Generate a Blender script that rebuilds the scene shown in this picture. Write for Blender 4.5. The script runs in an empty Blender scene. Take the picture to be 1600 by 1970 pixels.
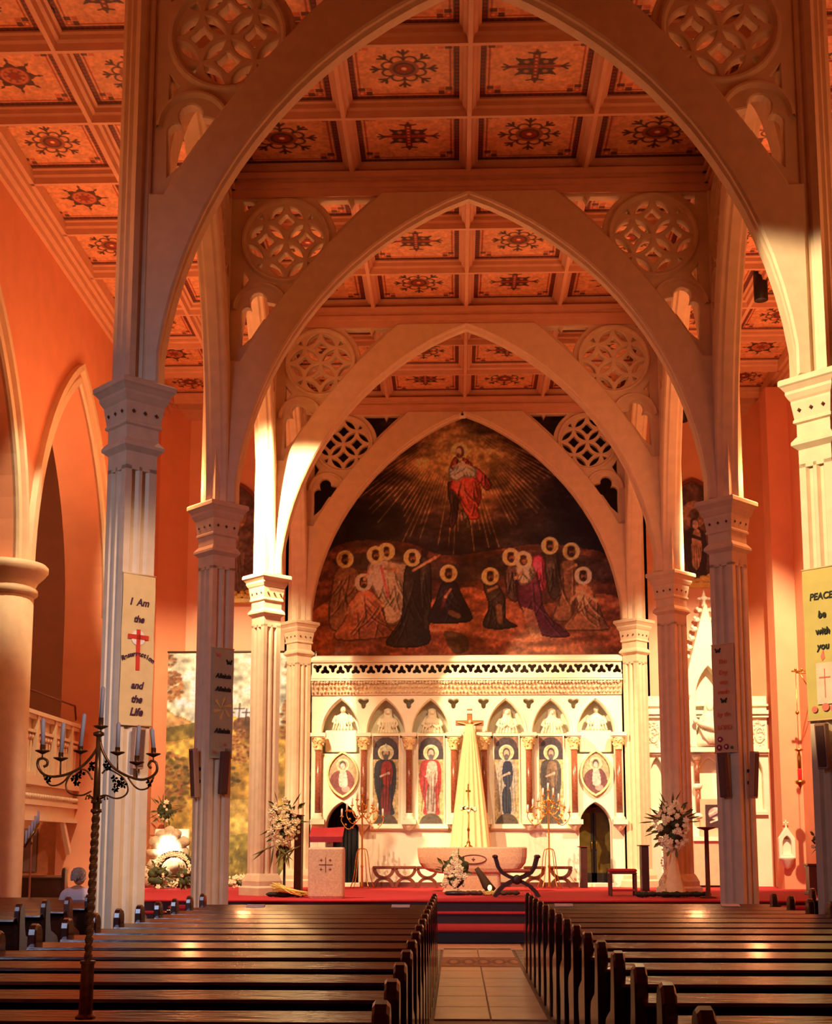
import bpy, bmesh, math, random
import numpy as np
from mathutils import Vector, Matrix
random.seed(7)
PI = math.pi
S = bpy.context.scene
COL = S.collection

# ------------------------------------------------------------------ camera
CAMX, CAMZ = -0.257, 1.65
F, CX, CY, PITCH, YAW = 2500.0, 800.0, 1271.8, 0.14282, 0.03155
cam = bpy.data.cameras.new('camera')
cam.sensor_fit = 'VERTICAL'; cam.sensor_height = 36.0; cam.sensor_width = 36.0
cam.lens = F / 1970.0 * 36.0
cam.shift_x = 0.0; cam.shift_y = (CY - 985.0) / 1970.0
cam.clip_end = 200
camo = bpy.data.objects.new('camera', cam); COL.objects.link(camo)
camo.location = (CAMX, 0, CAMZ); camo.rotation_euler = (PI/2 + PITCH, 0, YAW)
S.camera = camo

# ------------------------------------------------------------------ world, exposure, lamps
w = bpy.data.worlds.new('world'); S.world = w; w.use_nodes = True
w.node_tree.nodes['Background'].inputs[0].default_value = (1.0, 0.42, 0.22, 1)
w.node_tree.nodes['Background'].inputs[1].default_value = 0.012
S.view_settings.view_transform = 'Standard'; S.view_settings.look = 'None'
S.view_settings.exposure = 0.0; S.view_settings.gamma = 1.0
S.view_settings.use_curve_mapping = False

WARM = (1.0, 0.60, 0.27)
AMBER = (1.0, 0.36, 0.13)
COOL = (0.42, 0.58, 1.0)
def aim(o, tgt):
    d = Vector(tgt) - o.location
    o.rotation_euler = d.to_track_quat('-Z', 'Y').to_euler()
def spot(name, loc, tgt, power, deg, blend=0.4, size=0.15, color=WARM):
    l = bpy.data.lights.new(name, 'SPOT'); l.energy = power; l.color = color
    l.spot_size = math.radians(deg); l.spot_blend = blend; l.shadow_soft_size = size
    o = bpy.data.objects.new(name, l); COL.objects.link(o); o.location = loc; aim(o, tgt); return o
def area(name, loc, tgt, power, sx, sy, color):
    l = bpy.data.lights.new(name, 'AREA'); l.shape = 'RECTANGLE'; l.size = sx; l.size_y = sy
    l.energy = power; l.color = color
    o = bpy.data.objects.new(name, l); COL.objects.link(o); o.location = loc; aim(o, tgt); return o
def point(name, loc, power, size=0.1, color=WARM):
    l = bpy.data.lights.new(name, 'POINT'); l.energy = power; l.color = color; l.shadow_soft_size = size
    o = bpy.data.objects.new(name, l); COL.objects.link(o); o.location = loc; return o
# flood lamps high in the left aisle and behind the second arch, aimed at the sanctuary
FLOOD = (1.0, 0.70, 0.37)
spot('altar_flood', (-6.3,23.4,12.4), (0.7,34.6,3.3), 20000, 37, .6, .08, FLOOD)
spot('altar_flood', (-2.9,23.3,10.6), (-.3,34.6,4.2), 2600, 30, .5, .08, FLOOD)
spot('altar_flood', (2.9,23.3,10.6), (0.3,34.6,4.2), 1500, 30, .5, .08, FLOOD)
spot('side_flood', (-6.4,24.8,12.6), (-6.3,35.2,3.4), 9000, 42, .6, .08, (1,.78,.46))
spot('side_flood', (6.4,24.8,12.6), (6.4,35.2,3.2), 13000, 42, .6, .08, (1,.78,.46))
spot('column_fill', (-5.7,23.2,12.6), (-4.5,28.5,3.6), 6500, 46, .35, .08, (1,.8,.5))  # extra light added just to brighten the third left column
spot('nave_flood', (-6.4,7.0,12.9), (4.6,16.6,6.3), 20000, 23, .3, .08, (1,.74,.42))
spot('nave_flood', (3.4,3.5,9.5), (-4.6,16.6,3.2), 8000, 20, .6, .2, (1.0,.68,.50))
spot('sanctuary_front_fill', (0,16.9,13.2), (0,28.6,1.2), 4600, 36, .6, .2, (1,.72,.44))  # added front light for flowers, lectern and carpet, no known fitting
spot('pier_flood', (-5.6,20.2,12.6), (-8.5,24.4,6.6), 2800, 26, .6, .1, (1,.78,.46))
spot('candle_fill', (2.5,-1.5,5.5), (-2.0,5.9,2.2), 900, 14, .6, .1, (1,.84,.80))  # added fill that brightens the foreground candles, not an actual lamp
for x_,p_ in ((-3.0,420),(2.7,700)):
    spot('pew_glare_spot', (x_,20.6,12.9), (x_,10.5,.9), p_, 34, .4, .06, WARM)  # generic spots added for glare and light on the pew tops
for s_ in (-1,1):
    point('ceiling_uplight', (s_*5.2,28.5,8.1), 150, .12, AMBER)
    point('ceiling_uplight', (s_*5.2,22.4,8.1), 120, .12, AMBER)
    area('ceiling_fill', (s_*6.6,25.5,8.4), (s_*5.6,25.5,14), 225, 8, 1, AMBER)  # unseen panels added in both aisles to keep the ceiling lit
    area('ceiling_fill', (s_*6.6,15.0,8.4), (s_*5.6,15.0,14), 110, 8, 1, AMBER)
dl = area('rear_daylight', (-8.1,2.5,6.5), (-4.1,15,3.0), 150, 2, 4, (.62,.70,1.0)); dl.data.spread = math.radians(58)
point('outer_aisle_fill', (-10.8,27,9.5), 160, .2, WARM)  # added fill to lift the dark space behind the left arches
point('under_gallery_fill', (-10.4,26.2,2.1), 30, .1, WARM)  # added fill that brightens the wall below the gallery


# ------------------------------------------------------------------ helpers
def lin(c):
    return tuple(((v/255.0)/12.92 if v/255.0 <= 0.04045 else ((v/255.0+0.055)/1.055)**2.4) for v in c)
MATS = {}
def mat(name, rgb, rough=0.6, metal=0.0, var=0.12, scale=6.0, bump=0.0, bscale=60.0, emit=None, estr=0.0,
        spec=0.5, coat=0.0, stretch=None, trans=0.0):
    if name in MATS: return MATS[name]
    m = bpy.data.materials.new(name); m.use_nodes = True
    nt = m.node_tree; b = nt.nodes['Principled BSDF']
    c = lin(rgb)
    b.inputs['Roughness'].default_value = rough; b.inputs['Metallic'].default_value = metal
    b.inputs['Specular IOR Level'].default_value = spec
    if coat: b.inputs['Coat Weight'].default_value = coat; b.inputs['Coat Roughness'].default_value = 0.12
    if trans: b.inputs['Transmission Weight'].default_value = trans
    tc = nt.nodes.new('ShaderNodeTexCoord')
    src = tc.outputs['Object']
    if stretch:
        mp = nt.nodes.new('ShaderNodeMapping'); mp.inputs['Scale'].default_value = stretch
        nt.links.new(src, mp.inputs[0]); src = mp.outputs[0]
    n = nt.nodes.new('ShaderNodeTexNoise'); n.inputs['Scale'].default_value = scale; n.inputs['Detail'].default_value = 5
    nt.links.new(src, n.inputs['Vector'])
    r = nt.nodes.new('ShaderNodeValToRGB')
    r.color_ramp.elements[0].position = 0.3; r.color_ramp.elements[1].position = 0.7
    r.color_ramp.elements[0].color = tuple(v*(1-var) for v in c)+(1,)
    r.color_ramp.elements[1].color = tuple(min(1, v*(1+var)) for v in c)+(1,)
    nt.links.new(n.outputs['Fac'], r.inputs[0]); nt.links.new(r.outputs[0], b.inputs['Base Color'])
    if bump:
        n2 = nt.nodes.new('ShaderNodeTexNoise'); n2.inputs['Scale'].default_value = bscale; n2.inputs['Detail'].default_value = 3
        nt.links.new(src, n2.inputs['Vector'])
        bp = nt.nodes.new('ShaderNodeBump'); bp.inputs['Strength'].default_value = bump; bp.inputs['Distance'].default_value = 0.02
        nt.links.new(n2.outputs['Fac'], bp.inputs['Height']); nt.links.new(bp.outputs[0], b.inputs['Normal'])
    if emit:
        b.inputs['Emission Color'].default_value = lin(emit)+(1,); b.inputs['Emission Strength'].default_value = estr
    MATS[name] = m; return m
def paint_mat(name, rough=0.6):
    if name in MATS: return MATS[name]
    m = bpy.data.materials.new(name); m.use_nodes = True
    nt = m.node_tree; b = nt.nodes['Principled BSDF']; b.inputs['Roughness'].default_value = rough
    a = nt.nodes.new('ShaderNodeAttribute'); a.attribute_name = 'Col'
    n = nt.nodes.new('ShaderNodeTexNoise'); n.inputs['Scale'].default_value = 14; n.inputs['Detail'].default_value = 6
    tc = nt.nodes.new('ShaderNodeTexCoord'); nt.links.new(tc.outputs['Object'], n.inputs['Vector'])
    mr = nt.nodes.new('ShaderNodeMapRange'); mr.inputs[1].default_value = 0.3; mr.inputs[2].default_value = 0.7
    mr.inputs[3].default_value = 0.8; mr.inputs[4].default_value = 1.15
    nt.links.new(n.outputs['Fac'], mr.inputs[0])
    mx = nt.nodes.new('ShaderNodeVectorMath'); mx.operation = 'SCALE'
    nt.links.new(a.outputs['Color'], mx.inputs[0]); nt.links.new(mr.outputs[0], mx.inputs['Scale'])
    nt.links.new(mx.outputs[0], b.inputs['Base Color'])
    MATS[name] = m; return m

class MB:
    def __init__(s): s.v = []; s.f = []; s.sm = []
    def add(s, vs, fs, smooth=False):
        k = len(s.v); s.v += [tuple(v) for v in vs]
        for f in fs: s.f.append(tuple(i+k for i in f)); s.sm.append(smooth)
        return s
    def box(s, a, b):
        x0,y0,z0 = a; x1,y1,z1 = b
        if x0>x1: x0,x1=x1,x0
        if y0>y1: y0,y1=y1,y0
        if z0>z1: z0,z1=z1,z0
        return s.add([(x0,y0,z0),(x1,y0,z0),(x1,y1,z0),(x0,y1,z0),(x0,y0,z1),(x1,y0,z1),(x1,y1,z1),(x0,y1,z1)],
              [(0,3,2,1),(4,5,6,7),(0,1,5,4),(1,2,6,5),(2,3,7,6),(3,0,4,7)])
    def bbox(s, a, b, c=0.01):   # box with chamfered vertical+horizontal edges
        x0,y0,z0 = [min(p,q) for p,q in zip(a,b)]; x1,y1,z1 = [max(p,q) for p,q in zip(a,b)]
        c = min(c, (x1-x0)*.4, (y1-y0)*.4, (z1-z0)*.4)
        rings = []
        for z,i in ((z0,c),(z0+c,0),(z1-c,0),(z1,c)):
            rings.append([(x0+i+c,y0+i,z),(x1-i-c,y0+i,z),(x1-i,y0+i+c,z),(x1-i,y1-i-c,z),(x1-i-c,y1-i,z),(x0+i+c,y1-i,z),(x0+i,y1-i-c,z),(x0+i,y0+i+c,z)])
        return s.loft(rings)
    def loft(s, rings, closed=True, cap=True, smooth=False):
        n = len(rings[0]); vs = [p for r in rings for p in r]; fs = []
        for i in range(len(rings)-1):
            for j in range(n if closed else n-1):
                a = i*n+j; b = i*n+(j+1)%n
                fs.append((a,b,b+n,a+n))
        if cap:
            fs.append(tuple(reversed(range(n)))); fs.append(tuple((len(rings)-1)*n+j for j in range(n)))
        return s.add(vs, fs, smooth)
    def prism(s, poly, z0, z1, axis='z', o=(0,0,0)):
        def P(p, h):
            if axis == 'z': q = (p[0],p[1],h)
            elif axis == 'y': q = (p[0],h,p[1])
            else: q = (h,p[0],p[1])
            return (q[0]+o[0],q[1]+o[1],q[2]+o[2])
        return s.loft([[P(p,z0) for p in poly],[P(p,z1) for p in poly]])
    def lathe(s, prof, o=(0,0,0), n=16, smooth=True, sx=1, sy=1):
        rings = []
        for r,z in prof:
            rings.append([(o[0]+r*sx*math.cos(2*PI*k/n), o[1]+r*sy*math.sin(2*PI*k/n), o[2]+z) for k in range(n)])
        return s.loft(rings, smooth=smooth)
    def sph(s, c, r, n=8, m=6, sx=1, sy=1, sz=1):
        prof = [(max(1e-4, r*math.sin(PI*i/m)), -r*sz*math.cos(PI*i/m)) for i in range(m+1)]
        return s.lathe(prof, c, n, True, sx, sy)
    def tube(s, pts, r, n=6, smooth=True, cap=True):
        pts = [Vector(p) for p in pts]; rs = r if isinstance(r,(list,tuple)) else [r]*len(pts)
        rings = []; up = None
        for i,p in enumerate(pts):
            t = (pts[min(i+1,len(pts)-1)]-pts[max(i-1,0)])
            if t.length < 1e-9: t = Vector((0,0,1))
            t.normalize()
            if up is None:
                up = Vector((0,0,1)) if abs(t.z) < .9 else Vector((1,0,0))
            a = t.cross(up); 
            if a.length < 1e-6: a = t.cross(Vector((0,1,0)))
            a.normalize(); b = a.cross(t).normalized(); up = b
            rings.append([tuple(p + (a*math.cos(2*PI*k/n)+b*math.sin(2*PI*k/n))*rs[i]) for k in range(n)])
        return s.loft(rings, smooth=smooth, cap=cap)
    def xform(s, M, start=0):
        for i in range(start, len(s.v)): s.v[i] = tuple(M @ Vector(s.v[i]))
        return s
    def mesh(s, name):
        me = bpy.data.meshes.new(name); me.from_pydata(s.v, [], s.f)
        me.polygons.foreach_set('use_smooth', s.sm); me.validate(); me.update(); return me

def link(o, parent=None):
    COL.objects.link(o)
    if parent is not None: o.parent = parent
    return o
def obj(name, mb, m, parent=None, loc=None, rot=None):
    me = mb.mesh(name) if isinstance(mb, MB) else mb
    if m is not None and not me.materials: me.materials.append(m)
    o = bpy.data.objects.new(name, me); link(o, parent)
    if loc: o.location = loc
    if rot: o.rotation_euler = rot
    return o
def tag(o, label=None, cat=None, group=None, kind=None):
    if label: o['label'] = label
    if cat: o['category'] = cat
    if group: o['group'] = group
    if kind: o['kind'] = kind
    return o
def thing(name, label, cat, loc=(0,0,0), rz=0, group=None):
    o = bpy.data.objects.new(name, None); o.empty_display_size = 0.2; COL.objects.link(o)
    o.location = loc; o.rotation_euler = (0,0,rz); return tag(o, label, cat, group)
def struct(name, mb, m, parent=None):
    o = obj(name, mb, m, parent)
    if parent is None: o['kind'] = 'structure'
    return o
def dup(o, parent=None):
    c = o.copy(); COL.objects.link(c)
    if parent is not None: c.parent = parent
    for ch in o.children: dup(ch, c)
    return c
def plate(outer, holes, depth, axis='y', bev=0.0, at=0.0, sx=1.0):
    """flat plate with chamfered holes: outlines in (x,z), centred on `at` along axis"""
    from mathutils.geometry import delaunay_2d_cdt
    def clean(L):
        L = [(p[0]*sx, p[1]) for p in L]; out = []
        for p in L:
            if not out or math.hypot(p[0]-out[-1][0], p[1]-out[-1][1]) > 1e-4: out.append(p)
        if math.hypot(out[0][0]-out[-1][0], out[0][1]-out[-1][1]) < 1e-4: out.pop()
        A = sum(out[i-1][0]*out[i][1]-out[i][0]*out[i-1][1] for i in range(len(out)))
        return out, A
    loops = []
    for i,L in enumerate([outer]+list(holes)):
        L,A = clean(L)
        if (A < 0) == (i == 0): L.reverse()      # outer ccw, holes cw: material on the left
        loops.append(L)
    def inset(L, d):
        out = []; n = len(L)
        for i in range(n):
            a,b,c = Vector(L[i-1]),Vector(L[i]),Vector(L[(i+1)%n])
            u = (b-a).normalized(); v = (c-b).normalized(); n1 = Vector((-u.y,u.x)); n2 = Vector((-v.y,v.x)); m = n1+n2
            if m.length < 1e-3: m = n1
            m.normalize(); k = min(1.6, 1/max(.3, m.dot(n1))); q = b+m*d*k; out.append((q.x,q.y))
        return out
    vs = []; fs = []
    def put(p, h): 
        vs.append((p[0],at+h,p[1]) if axis == 'y' else (at+h,p[0],p[1])); return len(vs)-1
    face = [inset(L, bev) if bev else L for L in loops]
    co = []; ed = []
    for L in face:
        k = len(co); co += [Vector(p) for p in L]; ed += [(k+i, k+(i+1)%len(L)) for i in range(len(L))]
    r = delaunay_2d_cdt(co, ed, [], 0, 1e-6)
    V_ = [tuple(p) for p in r[0]]; T = np.array([f for f in r[2]]); C_ = np.array(V_)[T].mean(1)
    ins = np.zeros(len(T), bool)
    for L in face:
        for i in range(len(L)):
            (xa,ya),(xb,yb) = L[i],L[(i+1)%len(L)]
            if ya == yb: continue
            ins ^= (C_[:,1] >= min(ya,yb)) & (C_[:,1] < max(ya,yb)) & (C_[:,0] < (xb-xa)*(C_[:,1]-ya)/(yb-ya)+xa)
    k = [[put(p, h) for p in V_] for h in (-depth/2, depth/2)]
    for f in T[ins].tolist():
        fs.append(tuple(k[0][i] for i in f)); fs.append(tuple(k[1][i] for i in reversed(f)))
    for L,Fc in zip(loops, face):
        n = len(L); lv = [(Fc,-depth/2),(L,-depth/2+bev),(L,depth/2-bev),(Fc,depth/2)] if bev else [(L,-depth/2),(L,depth/2)]
        R_ = [[put(p,h) for p in q] for q,h in lv]
        for a,b in zip(R_,R_[1:]):
            for i in range(n): fs.append((a[i],b[i],b[(i+1)%n],a[(i+1)%n]))
    me = bpy.data.meshes.new('plate'); me.from_pydata(vs, [], fs); me.update()
    bm = bmesh.new(); bm.from_mesh(me); bmesh.ops.remove_doubles(bm, verts=bm.verts, dist=1e-5); bmesh.ops.recalc_face_normals(bm, faces=bm.faces); bm.to_mesh(me); bm.free()
    return me
def inv(px, py, Y):
    """point of the plane y=Y seen at this place of the 1600x1970 photograph"""
    u = (px-CX)/F; v = (py-CY)/F
    y = math.cos(PITCH) + v*math.sin(PITCH); z = math.sin(PITCH) - v*math.cos(PITCH)
    D = (u*math.cos(YAW) - y*math.sin(YAW), u*math.sin(YAW) + y*math.cos(YAW), z)
    t = Y/D[1]
    return (CAMX + t*D[0], CAMZ + t*D[2])
def P3(px, py, Y):
    x,z = inv(px,py,Y); return (x,Y,z)

class Canvas:
    """small painter; colours end up on the vertices of a fine grid"""
    def __init__(s, x0, y0, x1, y1, step, bg):
        s.x0,s.y0,s.x1,s.y1 = x0,y0,x1,y1
        s.w = int(round((x1-x0)/step))+1; s.h = int(round((y1-y0)/step))+1
        s.X,s.Y = np.meshgrid(np.linspace(x0,x1,s.w), np.linspace(y0,y1,s.h))
        s.a = np.zeros((s.h,s.w,3)); s.a[:] = bg; s.st = step
    def blend(s, m, c, op=1.0):
        m = (np.clip(m,0,1)*op)[...,None]; s.a = s.a*(1-m) + np.array(c,float)*m
    def poly(s, pts, c, op=1.0):
        m = np.zeros(s.X.shape, bool); n = len(pts)
        for i in range(n):
            xa,ya = pts[i]; xb,yb = pts[(i+1)%n]
            if ya == yb: continue
            cond = ((s.Y >= min(ya,yb)) & (s.Y < max(ya,yb))) & (s.X < (xb-xa)*(s.Y-ya)/(yb-ya)+xa)
            m ^= cond
        s.blend(m.astype(float), c, op)
    def blob(s, pts, c, op=1.0, k=4):   # smooth closed polygon
        s.poly(smooth(pts, k), c, op)
    def ell(s, cx, cy, rx, ry, c, op=1.0, rin=None, soft=None):
        d = np.sqrt(((s.X-cx)/rx)**2 + ((s.Y-cy)/ry)**2)
        if soft: m = np.clip((1-d)/soft, 0, 1)
        else: m = np.clip((1-d)*min(rx,ry)/s.st+.5, 0, 1)
        if rin is not None: m = m*np.clip((d-rin)*min(rx,ry)/s.st+.5, 0, 1)
        s.blend(m, c, op)
    def line(s, a, b, wd, c, op=1.0, fade=False):
        ax,ay = a; bx,by = b; L2 = (bx-ax)**2+(by-ay)**2+1e-9
        t = np.clip(((s.X-ax)*(bx-ax)+(s.Y-ay)*(by-ay))/L2, 0, 1)
        d = np.hypot(s.X-ax-t*(bx-ax), s.Y-ay-t*(by-ay))
        m = np.clip((wd/2-d)/s.st+.5, 0, 1)
        if fade: m = m*(1-t)
        s.blend(m, c, op)
    def noise(s, amp, cell, seed=0, sx=1.0):
        rng = np.random.RandomState(seed)
        gw = max(2,int((s.x1-s.x0)/(cell*sx))+2); gh = max(2,int((s.y1-s.y0)/cell)+2)
        g = rng.rand(gh,gw)*2-1
        u = (s.X-s.x0)/(s.x1-s.x0)*(gw-1.001); v = (s.Y-s.y0)/(s.y1-s.y0)*(gh-1.001)
        i = u.astype(int); j = v.astype(int); fu = u-i; fv = v-j
        fu = fu*fu*(3-2*fu); fv = fv*fv*(3-2*fv)
        nz = g[j,i]*(1-fu)*(1-fv)+g[j,i+1]*fu*(1-fv)+g[j+1,i]*(1-fu)*fv+g[j+1,i+1]*fu*fv
        s.a = np.clip(s.a*(1+amp*nz[...,None]), 0, 255); return nz
    def mesh(s, name, fn, mask=None):
        """fn(x,y)->3D ; mask(X,Y)->bool keeps faces"""
        h,w_ = s.h,s.w
        vs = [fn(x,y) for x,y in zip(s.X.ravel(), s.Y.ravel())]
        I = np.arange(h*w_).reshape(h,w_)
        q = np.stack([I[1:,:-1],I[1:,1:],I[:-1,1:],I[:-1,:-1]],-1)
        if mask is not None:
            mm = mask(s.X,s.Y); q = q[mm[1:,:-1]&mm[1:,1:]&mm[:-1,1:]&mm[:-1,:-1]]
        q = q.reshape(-1,4)
        me = bpy.data.meshes.new(name); me.from_pydata(vs, [], q.tolist())
        at = me.color_attributes.new('Col','FLOAT_COLOR','POINT')
        c = s.a.reshape(-1,3)/255.0
        c = np.where(c<=0.04045, c/12.92, ((np.clip(c,0,1)+0.055)/1.055)**2.4)
        at.data.foreach_set('color', np.concatenate([c, np.ones((len(c),1))],1).ravel())
        me.update(); return me
def smooth(pts, k=4):
    out = []; n = len(pts)
    for i in range(n):
        p0,p1,p2,p3 = pts[i-1],pts[i],pts[(i+1)%n],pts[(i+2)%n]
        for j in range(k):
            t = j/k
            out.append(tuple(0.5*((2*p1[d])+(-p0[d]+p2[d])*t+(2*p0[d]-5*p1[d]+4*p2[d]-p3[d])*t*t+(-p0[d]+3*p1[d]-3*p2[d]+p3[d])*t**3) for d in (0,1)))
    return out
def curve3(pts, k=6):
    """open Catmull-Rom in 3D"""
    P = [Vector(p) for p in pts]; P = [2*P[0]-P[1]]+P+[2*P[-1]-P[-2]]; out = []
    for i in range(1,len(P)-2):
        for j in range(k):
            t = j/k; a,b,c,d = P[i-1],P[i],P[i+1],P[i+2]
            out.append(0.5*(2*b+(c-a)*t+(2*a-5*b+4*c-d)*t*t+(3*b-a-3*c+d)*t**3))
    out.append(P[-2]); return [tuple(p) for p in out]
def text(name, s, size, m, parent, loc, rot, shear=0.0, ext=0.003, align='CENTER', xs=1.0):
    cu = bpy.data.curves.new('t','FONT'); cu.body = s; cu.size = size; cu.align_x = align; cu.extrude = ext; cu.shear = shear
    cu.offset = 0.028*size
    o = bpy.data.objects.new('t', cu); COL.objects.link(o)
    me = bpy.data.meshes.new_from_object(o); bpy.data.objects.remove(o); bpy.data.curves.remove(cu)
    if xs != 1.0:
        for v in me.vertices: v.co.x *= xs
    me.materials.clear(); me.materials.append(m)
    t = bpy.data.objects.new(name, me); link(t, parent); t.location = loc; t.rotation_euler = rot; return t

# ------------------------------------------------------------------ materials
CREAM = mat('cream_plaster', (228,205,172), 0.55, var=0.05, scale=3, bump=0.05)
STONE = mat('painted_stone', (222,196,160), 0.6, var=0.07, scale=5, bump=0.08)
WHITE = mat('white_plaster', (236,226,200), 0.55, var=0.04, scale=3)
SALMON = mat('salmon_wall_paint', (226,150,112), 0.8, var=0.05, scale=2)
RIBM = mat('ceiling_rib_paint', (218,166,132), 0.6, var=0.06, scale=4)
MARBLE = mat('brown_marble', (140,78,56), 0.25, var=0.3, scale=25)
DARKWOOD = mat('dark_varnished_wood', (52,22,14), 0.22, var=0.35, scale=5, coat=0.5, stretch=(1,8,8))
REDCARPET = mat('red_carpet', (178,28,40), 0.95, var=0.15, scale=30, bump=0.2, bscale=200)
BRASS = mat('brass', (196,150,70), 0.3, metal=1.0, var=0.1)
BLACK = mat('black_metal', (14,12,12), 0.5, var=0.1)
WAX = mat('candle_wax', (240,232,225), 0.5, var=0.03)
SHADEW = mat('lamp_lens', (245,190,150), 0.5)
PAINT = paint_mat('painted_surface', 0.6)
# ================================================================== ARCHITECTURE
W2 = 4.5; BAY = 6.034; YC = [16.405+BAY*k for k in range(4)]; ZCAP = 7.68; ZC = 13.86; ZP = 14.12
XW = 8.4; YB = 35.3; ZS = 0.64

# ---- floor
struct('floor', MB().box((-14,-8,-0.3),(14,36.6,-0.012)), mat('worn_floor', (120,84,66), 0.5, var=0.2, scale=3))
TILEA = mat('pale_floor_stone', (206,170,128), 0.35, var=0.14, scale=2.5)
TILEB = mat('grey_floor_stone', (150,116,92), 0.35, var=0.15, scale=4)
TILEC = mat('dark_border_tile', (112,72,54), 0.35, var=0.3, scale=14)
flo = bpy.data.objects['floor']
y = 4.0; k = 0
tb = MB().bbox((-.275,-.49,-.012),(.275,.49,.004),.006).mesh('tile')
while y < 21.6:
    for xx in (-.22, .34):
        if 11.0 < y < 12.6 or 5.2 < y < 6.2: continue
        o = obj('tile', tb, TILEA, flo, (xx, y+.5, 0))
    y += 1.0; k += 1
bb = MB().bbox((-.07,-.24,-.012),(.07,.24,.003),.005).mesh('tile')
y = 4.0
while y < 21.8:
    for xx in (-.60, .73): obj('tile', bb, TILEC, flo, (xx, y+.25, 0))
    y += .5
for i,(ya,yb) in enumerate(((5.2,6.2),(11.0,12.6))):
    obj('tile', MB().bbox((-.48,ya+.02,-.012),(-.12,yb-.02,.004),.006), TILEA, flo)
    obj('tile', MB().bbox((-.1,ya+.02,-.012),(.4,yb-.02,.004),.006), TILEB, flo)
    obj('tile', MB().bbox((.42,ya+.02,-.012),(.62,yb-.02,.004),.006), TILEA, flo)
# decorated threshold slab before the steps
obj('tile', MB().bbox((-.66,21.75,-.012),(.82,23.0,.004),.01), mat('threshold_stone',(228,192,140),.4,var=.08), flo)
cv = Canvas(-.5,18.6,.62,20.2,.02,(170,118,84))
for i in range(5):
    cx_ = -.38+.22*i; cv.ell(cx_+.06,19.4,.1,.42,(110,66,48)); cv.ell(cx_+.06,19.4,.06,.3,(196,150,108))
cv.line((-.48,18.68),(.6,18.68),.04,(90,54,40)); cv.line((-.48,20.1),(.6,20.1),.04,(90,54,40)); cv.noise(.15,.05,3)
m_ = cv.mesh('mosaic_panel', lambda x,y: (x,y,.008)); o = obj('mosaic_panel', m_, PAINT, flo)

# ---- sanctuary platform: three carpeted steps, full width
RISER = mat('step_riser', (38,12,14), 0.6)
def sroot(name):
    o = bpy.data.objects.new(name, None); COL.objects.link(o); o['kind'] = 'structure'; return o
plat = sroot('sanctuary_steps')
for i,(ya,yb,z0,z1) in enumerate(((23.3,25.3,0,.22),(25.3,25.75,0,.43),(25.75,36.6,0,ZS))):
    obj('step', MB().box((-8.3 if i else -13,ya,z0),(8.35,yb,z1-.02)), RISER, plat)
    obj('carpet', MB().bbox((-8.3 if i else -13,ya-.035,z1-.035),(8.35,yb-(.0 if i<2 else 0),z1),.012), REDCARPET, plat)

# ---- columns: square shafts set cornerwise, grooved, with moulded capitals
def shaft_profile(r, g=.045, n=2):
    """square turned 45 degrees with n V-grooves per face; r = half diagonal"""
    c = [(0,-r),(r,0),(0,r),(-r,0)]; out = []
    for i in range(4):
        a = Vector(c[i]); b = Vector(c[(i+1)%4]); d = b-a; L = d.length; d.normalize(); nrm = Vector((d.y,-d.x))
        out.append(tuple(a))
        for k in range(n):
            t0 = L*(.2+.33*k); t1 = t0+L*.23
            out.append(tuple(a+d*t0)); out.append(tuple(a+d*(t0+.03)-nrm*g)); out.append(tuple(a+d*(t1-.03)-nrm*g)); out.append(tuple(a+d*t1))
    return out
def square(r): 
    return [(0,-r),(r,0),(0,r),(-r,0)]
def sq_loft(mb, prof):
    return mb.loft([[(x,y,z) for x,y in square(r)] for r,z in prof])
def make_column(zb):
    t = thing('nave_column','','column')
    m = MB(); m.prism(shaft_profile(.325), zb+.4, 6.55); sq_loft(m, [(.325,6.5),(.325,6.78)])
    # pointed stops closing the grooves
    obj('shaft', m, STONE, t)
    m = MB(); m.prism(shaft_profile(.31,.05), 7.66, 13.5); obj('upper_shaft', m, STONE, t)
    m = sq_loft(MB(), [(.50,zb),(.50,zb+.16),(.44,zb+.2),(.44,zb+.3),(.37,zb+.42),(.34,zb+.46)]); obj('base', m, STONE, t)
    m = sq_loft(MB(), [(.33,6.74),(.42,6.80),(.42,6.84),(.36,6.90),(.335,6.92)]); obj('necking', m, STONE, t)
    m = sq_loft(MB(), [(.335,6.9),(.335,7.08),(.38,7.10),(.38,7.13),(.36,7.15),(.40,7.36),(.40,7.39),(.43,7.42),(.47,7.48),(.47,7.52),(.53,7.58),(.56,7.60),(.56,7.66),(.54,7.68)])
    obj('capital', m, STONE, t)
    st = MB(); s_=.03; st.add([(0,0,-s_),(s_,0,0),(0,0,s_),(-s_,0,0),(0,-.02,0),(0,.01,0)],[(0,1,4),(1,2,4),(2,3,4),(3,0,4),(1,0,5),(2,1,5),(3,2,5),(0,3,5)])
    sm = st.mesh('stud')
    for q in range(4):
        a = PI/4+q*PI/2
        for k in (-.17,0,.17):
            d = .385/math.sqrt(2)
            p = Matrix.Rotation(a,3,'Z') @ Vector((k,-d-.008,7.26))
            obj('stud', sm, mat('stud_recess',(92,44,28),.5), t, tuple(p), (0.1,0,a))
    return t
cols = {}
names = ['nearest','second','third','fourth']
first = make_column(0); firstS = make_column(ZS)
desc = {(-1,0):'tall grooved cream column at left, nearest the camera, with the long resurrection banner',
 (1,0):'grooved cream column at the right edge of the view, with the peace banner',
 (-1,1):'grooved cream column second from the camera on the left, with the alleluia banner',
 (1,1):'grooved cream column second from the camera on the right, with a butterfly banner',
 (-1,2):'brightly lit grooved column on the left platform, flowers at its foot',
 (1,2):'grooved column on the right platform with the drooping flower stand before it',
 (-1,3):'grooved column against the left end of the altar screen',
 (1,3):'grooved column against the right end of the altar screen'}
used = {0:False,1:False}
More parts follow.
